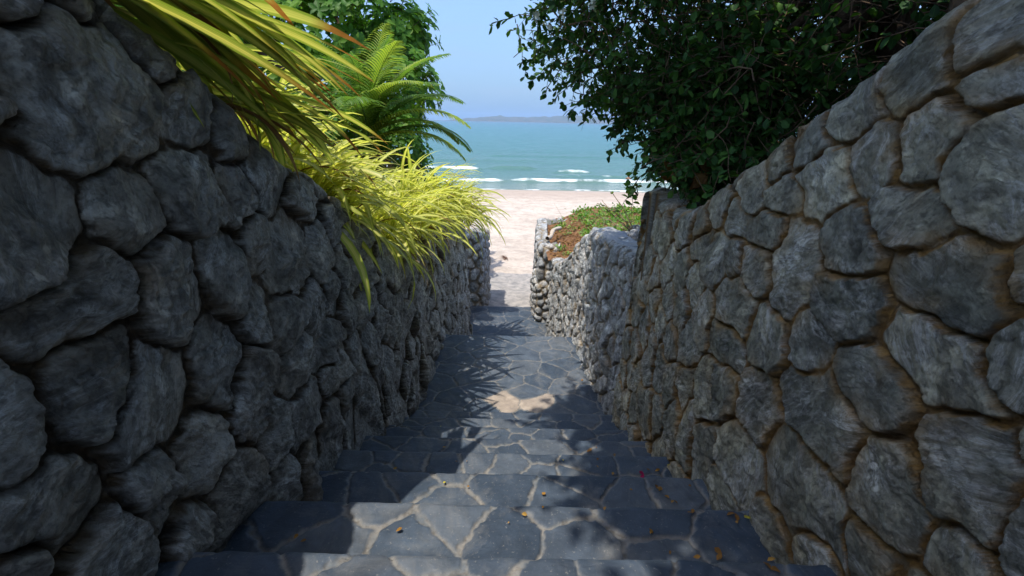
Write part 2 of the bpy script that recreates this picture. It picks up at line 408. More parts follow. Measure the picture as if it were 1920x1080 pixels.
def stone_wall(name, pts, side, zb_f, zt_f, mat, hand=(), thick=0.4, batter=0.06, cell=(0.16, 0.24), zs=0.88, depth=0.045, joint=0.012,
               rnd=0.045, kround=0.014, facet=1.0, seed=1, parent=None, res=0.0023, rmin=0.0045, warp=0.014, hand_r=0.13, rc=0.05, stain_w=0.022, tones=None, smooth=0.06,
               free=None, ledge=0.009, hand_ab=None):
    """masonry wall along a plan polyline: every stone modelled in relief, mortar recessed; zb_f, zt_f take (x, y)"""
    r = np.random.default_rng(seed)
    P, s = path_resample(pts, smooth)
    T = np.gradient(P, axis=0); T /= np.linalg.norm(T, axis=1)[:, None]
    N = np.stack([T[:, 1], -T[:, 0]], 1) * side
    # adaptive columns
    us = [0.0]
    while us[-1] < s[-1]:
        i = min(len(s) - 1, np.searchsorted(s, us[-1])); d = np.hypot(P[i, 0], np.hypot(P[i, 1], 0.9))
        us.append(us[-1] + max(rmin, res * d * (1.0 if P[i, 1] > 0.2 else 4)))
    us = np.array(us[:-1] + [s[-1]])
    cx = np.interp(us, s, P[:, 0]); cy = np.interp(us, s, P[:, 1]); nx = np.interp(us, s, N[:, 0]); ny = np.interp(us, s, N[:, 1])
    l = np.hypot(nx, ny); nx /= l; ny /= l
    zb = zb_f(cx, cy); zt = zt_f(cx, cy)
    thv = np.full(len(us), thick)      # mitre the back of outside corners
    acc_ = 0.0
    for a_, b_, c_ in zip(pts[:-2], pts[1:-1], pts[2:]):
        a_, b_, c_ = (np.array(q, float) for q in (a_, b_, c_)); acc_ += np.linalg.norm(b_ - a_)
        d1 = (b_ - a_) / np.linalg.norm(b_ - a_); d2 = (c_ - b_) / np.linalg.norm(c_ - b_)
        if abs(d1[0] * d2[1] - d1[1] * d2[0]) > 0.4: thv = np.minimum(thv, rc + 0.015 + 0.85 * np.abs(us - acc_))
    H = float(np.max(zt - zb)); dmin = max(0.9, float(np.min(np.hypot(cx, cy))))
    nf = int(H / max(rmin, res * dmin)); na = 6; nb = max(8, int(thick / max(0.01, res * dmin * 2)))
    rows = [('f', t) for t in np.linspace(0, 1, nf)] + [('a', t) for t in np.linspace(0, 1, na + 1)[1:]] + [('b', t) for t in np.linspace(0, 1, nb)[1:]]
    nu = len(us); nr = len(rows)
    X = np.zeros((nr, nu)); Yy = X.copy(); Z = X.copy(); NX = X.copy(); NY = X.copy(); NZ = X.copy(); CZ = X.copy()
    for i, (kd, t) in enumerate(rows):
        if kd == 'f':
            z = zb + t * (zt - rc - zb); off = -batter * (z - base_or(zb, cy)); CZ[i] = z; nh, nz = 1.0, 0.0
        elif kd == 'a':
            a = t * pi / 2; off0 = -batter * (zt - rc - base_or(zb, cy)); off = off0 - rc * (1 - cos(a)); z = zt - rc + rc * sin(a); CZ[i] = zt - rc + rc * a; nh, nz = cos(a), sin(a)
        else:
            off0 = -batter * (zt - rc - base_or(zb, cy)) - rc; off = off0 - t * (thv - rc); z = zt + 0 * us; CZ[i] = zt - rc + rc * pi / 2 + t * (thv - rc); nh, nz = 0.0, 1.0
        X[i] = cx + nx * off; Yy[i] = cy + ny * off; Z[i] = z; NX[i] = nx * nh; NY[i] = ny * nh; NZ[i] = nz
    UU = np.repeat(us[None], nr, 0)
    u = UU.ravel(); z = CZ.ravel()
    S = dart(hand, us[0] - 0.2, us[-1] + 0.2, zb.min() - 0.1, (zt.max() + thick), cell[0], cell[1], r, zs=zs, hand_r=hand_r,
             ok=lambda a, b: (np.interp(a, us, zb) - 0.25 < b < np.interp(a, us, zt) + thick + 0.1) and (free is None or free(a, b)))
    wu = u + warp * fbm(u * 9, z * 9, 3, seed) + warp * 0.14 * fbm(u * 34, z * 34, 2, seed + 5)
    wz = z + warp * fbm(u * 9, z * 9, 3, seed + 11) + warp * 0.14 * fbm(u * 34, z * 34, 2, seed + 15)
    ca = 0.5 * (cell[0] + cell[1]) * 0.5; AB = np.tile([ca, ca / zs], (len(S), 1))
    if hand_ab is not None: AB[:len(hand_ab)] = hand_ab
    AB[:len(hand)] *= 1.0
    AB[len(hand):] *= r.uniform(0.85, 1.15, (len(S) - len(hand), 2))
    cid, e = ell_voronoi(wu, wz, S, AB, kround)
    m = len(S)
    jw = joint * (1 + 0.5 * fbm(u * 5, z * 5, 2, seed + 20))
    ee = np.maximum(e - jw, 0)
    t = np.clip(ee / rnd, 0, 1); prof = np.power(1 - (1 - t) ** 2.6, 0.55)
    hl = r.uniform(0.75, 1.25, m); du = wu - S[cid, 0]; dz = wz - S[cid, 1]
    face = np.full(len(u), 1.0)
    fc = np.full(len(u), 1e9)
    for j in range(6):
        ang = r.uniform(0, 2 * pi, m); sl = r.uniform(0.08, 0.60, m) * facet; a0 = r.uniform(0.012, 0.050, m)
        pl = a0[cid] - sl[cid] * (du * np.cos(ang[cid]) + dz * np.sin(ang[cid]))
        fc = np.minimum(fc, pl)
    fc = np.clip(np.minimum(fc, 0.012), -0.022, 0.012)
    tilt = r.normal(0, 0.13, (m, 2)) * facet
    h = depth * hl[cid] + fc + tilt[cid, 0] * du + tilt[cid, 1] * dz
    off = r.uniform(0, 50, m)[cid]
    la = r.uniform(0, pi, m)[cid]; lk = r.uniform(9, 26, m)[cid]; lamp = (r.uniform(0, 1, m) ** 1.5 * ledge)[cid]
    q = (du * np.cos(la) + dz * np.sin(la)) * lk + 1.1 * fbm(u * 7 + off, z * 7 + off, 4, seed + 81) + off
    saw = q - np.floor(q); h = h + lamp * (np.where(saw < 0.86, saw / 0.86, (1 - saw) / 0.14) - 0.5)
    rough = 0.0055 * fbm(u * 14 + off, z * 14 + off, 4, seed + 31, 0.55) - 0.006 * np.clip(fbm(u * 6 + off, z * 10 + off * 2, 4, seed + 41, 0.5, True) - 0.75, 0, 2) + 0.0018 * fbm(u * 70, z * 70, 3, seed + 45)
    hh = np.maximum(h + rough, 0.006) * prof + (1 - prof) * (0.004 * fbm(u * 25, z * 25, 3, seed + 50))
    X = X.ravel() + NX.ravel() * hh; Yy = Yy.ravel() + NY.ravel() * hh; Z = Z.ravel() + NZ.ravel() * hh
    flank = np.clip(1 - prof, 0, 1) * np.clip(ee / 0.004, 0, 1)
    Z = Z + flank * 0.006 * fbm(u * 30 + hh * 60, z * 30 + hh * 90, 3, seed + 91)
    Yy = Yy + flank * 0.006 * fbm(u * 30 + hh * 90 + 9, z * 30 + hh * 60, 3, seed + 92)
    V = np.stack([X, Yy, Z], 1)
    cells = r.uniform(0, 1, m)
    if tones is not None:
        for i, tv in tones.items(): cells[i] = tv
    at = {'joint': 1 - sstep(0.0, 0.005, ee + 0.003 * fbm(u * 40, z * 40, 2, seed + 60)), 'cell': cells[cid],
          'stain': np.exp(-ee / stain_w) * np.clip(0.42 + 1.3 * fbm(u * 4.5, z * 4.5, 4, seed + 70), 0, 1)}
    I = np.arange(nr * nu).reshape(nr, nu)
    Fq = np.stack([I[:-1, :-1], I[:-1, 1:], I[1:, 1:], I[1:, :-1]], -1).reshape(-1, 4)
    if side < 0: Fq = Fq[:, ::-1]
    # back and bottom closing strip
    back = V[I[-1]].copy(); back[:, 2] = zb
    V = np.vstack([V, back]); J = np.arange(nu) + nr * nu
    Fb = np.stack([I[-1, :-1], I[-1, 1:], J[1:], J[:-1]], -1)
    if side < 0: Fb = Fb[:, ::-1]
    for k_ in at: at[k_] = np.concatenate([at[k_], np.zeros(nu)])
    return mesh_obj(name, V, np.vstack([Fq, Fb]), mat, parent, at)


def base_or(zb, cy): return np.maximum(base_line(cy), zb)


def on_side(px, py, x0, b):
    """(u = y, z) of a photo pixel on the battered wall face x = x0 + b * (height above the stair line)"""
    v = ray(px, py); x = x0
    for _ in range(12):
        t = x / v[0]; y, z = v[1] * t, v[2] * t; x = x0 + b * max(0.0, z - float(base_line(y)))
    return y, z


YS = -0.8   # walls start behind the camera
def proj(x, y, z):
    p = np.array([x, y, z]); d = max(1e-3, p @ _F); return 960 + FPX * (p @ _R) / d, 540 - FPX * (p @ _U) / d


def left_free(u, z):
    y = u + YS; px, py = proj(-0.72, y, z)
    return not (y > 0.45 and -60 < px < 742 and -40 < py < 1120 and z < 0.22 - 0.482 * (y - 1.1))


def right_free(u, z):
    y = 2.86 - (u - 1.29); px, py = proj(0.69, y, z)
    return not (0.45 < y < 2.85 and 1262 < px < 1960 and -40 < py < 1120 and z < 0.24 - 0.51 * (y - 1.01))


LEFT_PX = [(150, 165), (15, 205), (85, 425), (255, 400), (365, 357), (358, 218), (440, 247), (285, 95), (445, 358), (508, 330), (570, 400), (543, 472), (482, 455), (602, 475),
           (150, 560), (333, 540), (425, 510), (20, 35), (45, 770), (197, 722), (287, 757), (418, 680), (480, 588), (538, 605), (485, 745), (590, 587), (560, 680), (617, 655), (395, 850),
           (125, 945), (300, 905), (362, 972), (450, 930), (522, 800), (584, 775), (626, 788), (585, 850), (537, 885), (215, 1025), (25, 1060), (622, 422), (653, 449), (683, 456),
           (644, 400), (641, 493), (667, 510), (694, 510), (623, 545), (655, 584), (681, 581), (699, 563), (618, 700), (643, 690), (669, 665), (695, 633), (713, 598), (715, 535),
           (711, 668), (676, 697), (732, 683), (732, 619), (732, 560), (650, 740), (690, 740)]
RIGHT_PX = [(1712, 130), (1830, 65), (1875, 150), (1590, 203), (1507, 268), (1850, 310), (1720, 265), (1626, 298), (1537, 338), (1686, 408), (1452, 305), (1410, 340), (1460, 365), (1370, 412),
            (1430, 435), (1475, 497), (1582, 447), (1765, 527), (1905, 490), (1415, 505), (1367, 480), (1337, 388), (1310, 425), (1362, 567), (1580, 572), (1425, 635), (1505, 642), (1350, 645),
            (1732, 668), (1890, 675), (1615, 718), (1522, 772), (1410, 747), (1354, 737), (1312, 737), (1785, 880), (1645, 908), (1482, 900), (1377, 860), (1312, 845), (1908, 950), (1780, 1040), (1620, 1050),
            (1510, 1025), (1432, 985), (1347, 912), (1900, 790), (1247, 504), (1336, 490), (1273, 510), (1300, 528), (1244, 451), (1227, 433), (1279, 421), (1309, 454), (1250, 561), (1223, 561), (1272, 581),
            (1312, 587), (1287, 647), (1253, 641), (1235, 608), (1220, 647), (1226, 522), (1280, 720), (1250, 720), (1285, 790), (1255, 790)]
LEFT_BOX = [(5, 310, 20, 310), (-40, 45, 165, 265), (-60, 177, 280, 600), (195, 320, 320, 485), (300, 428, 278, 440), (308, 405, 160, 280), (400, 480, 200, 300), (230, 330, 0, 150), (412, 477, 300, 428),
            (470, 545, 260, 405), (545, 602, 335, 415), (505, 583, 400, 550), (457, 507, 395, 520), (583, 622, 420, 530), (20, 272, 460, 660), (272, 392, 432, 650), (390, 460, 425, 590), (-40, 85, -60, 40),
            (-60, 100, 650, 900), (105, 290, 600, 850), (190, 383, 650, 870), (370, 460, 590, 770), (455, 517, 525, 650), (505, 570, 555, 665), (440, 525, 645, 845), (570, 610, 535, 640), (530, 590, 618, 745),
            (590, 643, 605, 710), (345, 447, 770, 930), (0, 242, 855, 1040), (243, 345, 810, 1000), (325, 397, 930, 1020), (395, 510, 840, 1020), (490, 553, 735, 885), (543, 620, 715, 840), (605, 645, 745, 835),
            (560, 607, 805, 885), (510, 560, 850, 925), (120, 310, 950, 1100), (-40, 120, 1010, 1120)]
RIGHT_BOX = [(1640, 1787, 45, 215), (1745, 1910, 0, 150), (1775, 1920, 90, 205), (1537, 1645, 135, 268), (1470, 1545, 210, 320), (1765, 1960, 190, 435), (1658, 1780, 175, 358), (1580, 1670, 222, 373),
             (1485, 1590, 262, 412), (1607, 1765, 345, 470), (1430, 1470, 260, 350), (1390, 1430, 290, 395), (1425, 1500, 330, 400), (1345, 1395, 378, 447), (1395, 1465, 397, 470), (1433, 1515, 405, 587),
             (1523, 1640, 380, 515), (1643, 1885, 440, 615), (1880, 1960, 410, 590), (1378, 1450, 465, 545), (1350, 1385, 445, 525), (1320, 1362, 350, 420), (1327, 1400, 520, 612), (1520, 1640, 505, 642),
             (1390, 1460, 580, 690), (1467, 1545, 580, 705), (1320, 1385, 605, 680), (1610, 1850, 590, 755), (1825, 1960, 590, 760), (1540, 1700, 640, 795), (1442, 1615, 690, 860), (1377, 1445, 680, 820),
             (1333, 1376, 680, 790), (1293, 1333, 683, 790), (1660, 1910, 755, 1010), (1550, 1750, 805, 1010), (1412, 1553, 810, 990), (1335, 1415, 790, 935), (1290, 1335, 780, 890), (1850, 1960, 880, 1080),
             (1690, 1860, 960, 1120), (1550, 1690, 990, 1100), (1470, 1550, 990, 1070), (1390, 1470, 940, 1010), (1320, 1380, 880, 950), (1880, 1960, 740, 880)]


def survey(boxes, extra, x0, b):
    """stone centres and half sizes on the wall face, from their outlines in the photo"""
    C, AB = [], []
    for xa, xb, ya, yb in boxes:
        xm, ym = (xa + xb) / 2, (ya + yb) / 2
        y0, _ = on_side(xa, ym, x0, b); y1, _ = on_side(xb, ym, x0, b); _, z0 = on_side(xm, ya, x0, b); _, z1 = on_side(xm, yb, x0, b); y, z = on_side(xm, ym, x0, b)
        C.append((y, z)); AB.append((abs(y1 - y0) / 2, abs(z1 - z0) / 2))
    for px, py in extra:
        C.append(on_side(px, py, x0, b)); AB.append((0.080, 0.095))
    return C, np.array(AB)


L_C, L_AB = survey(LEFT_BOX, LEFT_PX[40:], -0.71, -0.06); L_HAND = [(y - YS, z) for y, z in L_C]
R_C, R_AB = survey(RIGHT_BOX, [(1310, 425)] + RIGHT_PX[47:], 0.69, 0.06); R_HAND = [(2.86 - y, z) for y, z in R_C]

# --- left retaining wall


def left_top(x, y):
    z = np.where(y < 3.66, 0.21 - 0.482 * (y - 1.1), -1.024); z = np.minimum(z, 1.1)
    z = z - 0.30 * np.clip((y - 4.9) / 1.5, 0, 1)
    return z - 0.045 * (1 - sstep(3.0, 3.8, y)) + 0.018 * pn(y * 4.3, y * 0, 2)


def wall_bottom(x, y): return floor_z(y + 0.03) - 0.14


lw = stone_wall("retaining_wall", [(-0.735, YS), (-0.735, 4.72), (-0.59, 6.42), (-1.3, 6.5)], 1, lambda x, y: base_line(y) - 0.32, left_top, MAT_WALL_L, L_HAND,
                depth=0.031, joint=0.004, rnd=0.014, kround=0.006, facet=0.95, warp=0.017, seed=21, hand_r=0.15, cell=(0.15, 0.23), free=left_free, hand_ab=L_AB)
tag(lw, "high shaded wall of dark rounded stones under the yellow strap plants", "stone wall")

rw = stone_wall("retaining_wall", [(2.0, 2.90), (0.71, 2.86), (0.71, YS)], 1, lambda x, y: base_line(y) - 0.32,
                lambda x, y: np.where(y < 2.16, np.minimum(0.185 - 0.505 * (y - 1.01), 1.1), np.interp(y, [2.16, 2.34, 2.50, 2.9], [-0.396, -0.41, -0.39, -0.37])) + 0.016 * pn(y * 4.7, y * 0, 5),
                MAT_WALL_R, [(u + 1.29, z) for u, z in R_HAND], depth=0.012, joint=0.004, rnd=0.007, kround=0.003, facet=0.5, ledge=0.007, seed=33, smooth=0.03, hand_r=0.12, warp=0.012, cell=(0.12, 0.2), stain_w=0.024, free=right_free, hand_ab=R_AB, tones={17: 0.58, 20: 0.58, 30: 0.60, 27: 1.0, 34: 0.52, 5: 0.42, 35: 0.5, 29: 0.22, 25: 0.2, 15: 0.3})
tag(rw, "tall shaded wall of flat grey stones with ochre joints under the dark tree", "stone wall")


def low_top(x, y):
    return np.interp(y, [2.6, 3.2, 3.9, 4.45, 4.9, 5.12, 5.4, 6.04, 6.6], [-0.76, -0.86, -0.93, -0.96, -1.21, -1.36, -1.52, -1.76, -1.80])


cw = stone_wall("garden_wall", [(1.1, 6.50), (0.52, 6.42), (0.70, 4.42), (0.72, 3.9), (0.79, 3.3), (0.83, 2.60)], 1, lambda x, y: base_line(y) - 0.30, low_top, MAT_WALL_SUN, (),
                depth=0.022, joint=0.004, rnd=0.014, kround=0.004, facet=0.8, ledge=0.006, seed=45, cell=(0.075, 0.135), zs=0.72, thick=0.24, batter=0.03, stain_w=0.012, rc=0.03)
tag(cw, "lower stone wall running down to the beach with sunlit white end and sloping top", "stone wall")
pw = stone_wall("planter_wall", [(0.70, 6.98), (0.405, 7.02), (0.375, 7.6), (0.46, 9.2), (3.0, 9.6)], -1, lambda x, y: -3.45 + 0 * y,
                lambda x, y: -1.78 + 0 * y + 0.02 * pn(y * 5, x * 5, 3), MAT_WALL_SUN, (), depth=0.030, joint=0.007, rnd=0.024, kround=0.008, facet=1.1, seed=52, cell=(0.08, 0.15), zs=0.75, thick=0.16,
                batter=0.02, stain_w=0.02, rc=0.03)
tag(pw, "sunlit rubble wall of the planter at the foot of the steps by the sand", "stone wall")
pw2 = stone_wall("pier_wall", [(0.62, 6.90), (0.385, 6.93), (0.335, 7.62), (0.46, 7.70)], -1, lambda x, y: -3.3 + 0 * y, lambda x, y: -2.36 + 0 * y, MAT_WALL_SUN, (), depth=0.028, joint=0.008, rnd=0.024,
                 kround=0.008, facet=1.0, seed=58, cell=(0.07, 0.12), thick=0.10, batter=0.0, rc=0.02)
tag(pw2, "short stone pier with flat mortar top against the foot of the planter wall", "stone pier")
ew = stone_wall("end_wall", [(-1.6, 7.52), (-0.51, 7.58), (-0.46, 9.0), (-1.6, 9.1)], 1, lambda x, y: -3.5 + 0 * y, lambda x, y: -1.75 + 0 * y - 0.2 * np.clip(y - 7.6, 0, 1), MAT_WALL_SUN, (), depth=0.03, joint=0.007,
                rnd=0.025, kround=0.008, facet=1.0, seed=63, cell=(0.08, 0.14), zs=0.75, thick=0.3, batter=0.02)
tag(ew, "low pale stone wall below the hanging yellow leaves beside the concrete ramp", "stone wall")

# coping slab on the garden wall
def prism(poly, z_of, th, sub=0):
    n = len(poly); V = [(x, y, z_of(x, y)) for x, y in poly] + [(x, y, z_of(x, y) - th) for x, y in poly]
    return np.array(V), [list(range(n)), list(range(2 * n - 1, n - 1, -1))] + [[i, i + n, (i + 1) % n + n, (i + 1) % n] for i in range(n)]


def grid_sheet(name, xs, ys, zf, mat, parent=None, attrs_f=None):
    XX, YY = np.meshgrid(xs, ys); ZZ = zf(XX, YY); V = np.stack([XX.ravel(), YY.ravel(), ZZ.ravel()], 1)
    I = np.arange(V.shape[0]).reshape(len(ys), len(xs))
    Fq = np.stack([I[:-1, :-1], I[:-1, 1:], I[1:, 1:], I[1:, :-1]], -1).reshape(-1, 4)
    at = attrs_f(XX.ravel(), YY.ravel(), ZZ.ravel()) if attrs_f else None
    return mesh_obj(name, V, Fq, mat, parent, at)


def coping():
    # flat cement bed on the wall head, irregular edges, from the tall wall to the bend
    ys = np.linspace(2.92, 4.52, 60); tt = np.linspace(0, 1, 18); V = []
    for y in ys:
        xl = np.interp(y, [2.6, 3.3, 3.9, 4.42], [0.88, 0.84, 0.77, 0.735]) + 0.02 * pn(y * 3, 0, 8); xr = xl + 0.24 + 0.06 * pn(y * 2.5, 1, 9)
        zc = float(low_top(0, np.array(y))) + 0.040
        for t in tt:
            edge = min(t, 1 - t); z = zc + 0.012 * fbm(y * 5, t * 2.5, 3, 4) - 0.05 * max(0, 1 - edge / 0.09) ** 2
            V.append((xl + (xr - xl) * t, y, float(z)))
    V = np.array(V); I = np.arange(len(V)).reshape(len(ys), len(tt))
    Fq = np.stack([I[:-1, :-1], I[:-1, 1:], I[1:, 1:], I[1:, :-1]], -1).reshape(-1, 4)
    o = mesh_obj("coping", V, Fq, MAT_COPING, cw)
    md = o.modifiers.new("thick", 'SOLIDIFY'); md.thickness = 0.05; md.offset = -1


coping()

# ------------------------------------------------------------------ flagstone steps
stair = empty("stone_staircase", (0, Y0, Z0))
tag(stair, "flight of blue grey slate steps with pale joints going down to the beach", "staircase")


def slab(name, x0, x1, y0, y1, z, hand, riser, seed, parent, cell=(0.12, 0.24), tan=(), jw=0.003, hand_r=0.115, skew=0.0, tonefix=None):
    r = np.random.default_rng(seed)
    ym = max(0.5, (y0 + y1) / 2); dist = max(0.7, math.hypot(ym, z))
    st = max(0.0042, 0.0021 * dist) if y1 > 0.3 else 0.02
    xs = np.arange(x0, x1 + st, st); ny = max(8, int((y1 - y0) / st)); ry = 7
    nr = max(3, int(riser / max(0.006, st)))
    prof = [(y0 + (y1 - y0) * t, 0.0, 0) for t in np.linspace(0, 1, ny)]
    rr = 0.012
    prof = [p for p in prof if p[0] < y1 - rr] + [(y1 - rr + rr * sin(a), -rr * (1 - cos(a)), 1) for a in np.linspace(0, pi / 2, 5)] + [(y1, -rr - (riser - rr) * t, 2) for t in np.linspace(0, 1, nr)[1:]]
    pr = np.array(prof); s = np.concatenate([[0], np.cumsum(np.hypot(np.diff(pr[:, 0]), np.diff(pr[:, 1])))]) + y0
    XX, SS = np.meshgrid(xs, s); YY = np.repeat(pr[:, 0][:, None], len(xs), 1); ZZ = np.repeat(pr[:, 1][:, None], len(xs), 1)
    x = XX.ravel(); q = SS.ravel(); y = YY.ravel(); zz = ZZ.ravel()
    S = dart(list(hand) + [t[:2] for t in tan], x0 - 0.1, x1 + 0.1, y0 - 0.06, s[-1] + 0.06, cell[0], cell[1], r, tries=5000, hand_r=hand_r, zs=1.0)
    # stones end at the nosing: riser gets its own stones below it
    wx = x + 0.013 * fbm(x * 5, q * 5, 3, seed) + 0.006 * fbm(x * 22, q * 22, 2, seed + 2)
    wq = q + 0.013 * fbm(x * 5, q * 5, 3, seed + 4) + 0.006 * fbm(x * 22, q * 22, 2, seed + 6)
    cid, e = voronoi(wx, wq, S, 0.0025)
    m = len(S); cells = r.uniform(0, 0.88, m)
    nh = len(hand)
    for i, t in enumerate(tan): cells[nh + i] = 0.95 + 0.04 * i
    w_ = jw * (1 + 0.75 * fbm(x * 3.2, q * 3.2, 3, seed + 8)) + 0.006 * np.clip(fbm(x * 2.3, q * 2.3, 2, seed + 9), 0, 1) * (jw > 0.0019) * (jw < 0.0021)
    w_ = np.maximum(w_, 0.0012)
    ee = e - w_ + 0.0035 * fbm(x * 45, q * 45, 2, seed + 10)
    jt = 1 - sstep(0.0, 0.006, ee)
    tl = r.normal(0, 0.006, (m, 2))
    h = (1 - jt) * (0.004 + tl[cid, 0] * (wx - S[cid, 0]) + tl[cid, 1] * (wq - S[cid, 1]) + 0.0022 * fbm(x * 9, q * 9, 4, seed + 12)) + jt * (-0.0015 + 0.0022 * fbm(x * 40, q * 40, 3, seed + 13))
    nzv = np.repeat(np.where(pr[:, 2] == 2, 0.0, np.where(pr[:, 2] == 1, 0.6, 1.0))[:, None], len(xs), 1).ravel()
    nyv = np.repeat(np.where(pr[:, 2] == 2, 1.0, np.where(pr[:, 2] == 1, 0.6, 0.0))[:, None], len(xs), 1).ravel()
    chip = np.where(nyv > 0.1, 0.0028 * fbm(x * 7, x * 0 + z * 9, 4, seed + 15), 0)
    V = np.stack([x, y + nyv * h + chip, z + zz + nzv * h + chip * 0.4 * nzv], 1)
    I = np.arange(len(V)).reshape(len(s), len(xs))
    Fq = np.stack([I[:-1, :-1], I[:-1, 1:], I[1:, 1:], I[1:, :-1]], -1).reshape(-1, 4)
    o = mesh_obj(name, V, Fq, MAT_SLATE, None, {'joint': jt, 'cell': cells[cid]}, loc=(0, (y0 + y1) / 2, z))
    o.parent = parent; o.matrix_parent_inverse = Matrix.Translation(-parent.location)
    return o


def px_on_z(px, py, z):
    v = ray(px, py); t = z / v[2]; return (v[0] * t, v[1] * t)


STEP_PX = {0: [(440, 1058), (690, 1065), (935, 1068), (1170, 1072), (1420, 1078)],
           1: [(560, 985), (700, 990), (840, 990), (1035, 995), (1220, 1000), (1380, 1010)],
           2: [(620, 905), (697, 908), (776, 908), (838, 905), (925, 912), (1060, 915), (1180, 925), (1270, 930)],
           3: [(660, 857), (725, 857), (780, 857), (832, 860), (890, 860), (1000, 865), (1110, 868), (1195, 872)]}
for k, y, z in NOSE:
    rj = np.random.default_rng(700 + k)
    hand = [px_on_z(px, py, z) for px, py in STEP_PX.get(k, [])]; hand = [(hx, hy + rj.uniform(-0.10, 0.10)) for hx, hy in hand]
    slab("step", -0.83, 0.92, y - D - 0.02, y, z, hand, RS + 0.03, 100 + k, stair, jw=0.0020, hand_r=0.155 if hand else 0.115, cell=(0.125, 0.26))
LAND_PX = [(850, 750), (820, 715), (880, 705), (960, 715), (1010, 715), (1060, 725), (860, 675), (925, 680), (985, 665), (1040, 665), (880, 648), (935, 648), (1075, 755), (830, 770), (900, 770)]
slab("landing", -0.83, 0.92, 3.02, Y_LAND, Z_LAND, [px_on_z(a, b, Z_LAND) for a, b in LAND_PX], 0.18, 140, stair, cell=(0.19, 0.30), tan=[px_on_z(942, 753, Z_LAND), px_on_z(1008, 757, Z_LAND)], hand_r=0.12, jw=0.0022)
for j in range(1, 5):
    slab("step", -0.83, 0.92, Y_LAND + D * (j - 1) - 0.02, Y_LAND + D * j, Z_LAND - 0.154 * j, [], 0.18, 150 + j, stair)
slab("landing", -0.83, 0.72, Y_LAND + D * 4 - 0.02, 7.55, Z_LOW, [], 0.2, 160, stair, cell=(0.18, 0.28), jw=0.0022)
slab("step", -0.6, 0.5, 7.53, 7.87, -3.12, [], 0.2, 170, stair)

grid_sheet("concrete_ramp", np.linspace(-0.62, 0.56, 60), np.linspace(7.85, 10.66, 120), lambda x, y: -3.275 + 0.010 * fbm(x * 4, y * 4, 4, 5) - 0.05 * sstep(10.45, 10.66, y), MAT_CONCRETE)
tag(bpy.data.objects["concrete_ramp"], kind="structure")

# ------------------------------------------------------------------ beach, sea, hills, gardens


def sand_z(x, y):
    z = np.interp(y, [-50, 8, 11, 20, 26, 31, 40, 80], [-3.4, -3.36, -3.30, -3.55, -3.80, -4.03, -4.5, -6.0])
    return z + 0.018 * fbm(x * 0.9, y * 0.9, 4, 9) * (y < 27) + 0.03 * pn(x * 0.15, y * 0.15, 4)


def sand_material():
    M = NT("beach_sand"); o = M.obj(); sp = M.n("ShaderNodeSeparateXYZ", {0: o})
    n = M.noise(o, 0.55, 8, 0.62); col = M.mix(M.ramp(n, [(0.35, 0.0), (0.68, 1.0)]), (0.44, 0.362, 0.292), (0.52, 0.438, 0.362))
    fine = M.ramp(M.noise(o, 9, 8, 0.72), [(0.30, 0.80), (0.6, 1.06)]); col = M.mix(1.0, col, fine, 'MULTIPLY')
    dent_shade = M.ramp(M.noise(o, 2.2, 6, 0.6), [(0.40, 0.86), (0.56, 1.03)]); col = M.mix(1.0, col, dent_shade, 'MULTIPLY')  # shade of shallow dents painted into the sand colour
    wl = M.math('ADD', sp.outputs[1], M.math('MULTIPLY', M.noise(M.mapping(o, (0.25, 1, 1)), 0.8, 5, 0.6), 5.0))
    bands = M.noise(M.mapping(o, (0.12, 1.2, 1)), 0.9, 6, 0.65)
    dampf = M.ramp(M.math('ADD', M.math('MULTIPLY', wl, 0.02), M.math('MULTIPLY', bands, 0.12)), [(0.585, 0.0), (0.64, 0.55), (0.70, 0.75)])
    col = M.mix(dampf, col, (0.33, 0.255, 0.20))
    deb = M.ramp(M.noise(o, 5.5, 4, 0.6), [(0.70, 0.0), (0.73, 0.8)]); col = M.mix(deb, col, (0.19, 0.135, 0.10))
    wet = M.ramp(M.math('MULTIPLY', sp.outputs[1], 0.02), [(0.58, 0.0), (0.61, 1.0)])
    rough = M.math('SUBTRACT', 0.95, M.math('MULTIPLY', wet, 0.6))
    h = M.math('ADD', M.noise(o, 6, 7, 0.6), M.math('MULTIPLY', M.noise(o, 60, 4, 0.6), 0.12))
    return M.done(M.bsdf(col, rough, 0.3, M.bump(h, 0.7, 0.10)))


ys_ = np.concatenate([np.linspace(-60, 7, 12), np.linspace(7.5, 36, 260), np.linspace(38, 90, 12)])
xs_ = np.concatenate([np.linspace(-320, -13, 16), np.linspace(-12, 12, 220), np.linspace(13, 320, 16)])
b = grid_sheet("beach", xs_, ys_, sand_z, sand_material()); tag(b, kind="structure")

SEA_Z = -3.97


def shore(x): return 30.2 + 0.05 * x + 0.5 * np.sin(x * 0.21 + 1)


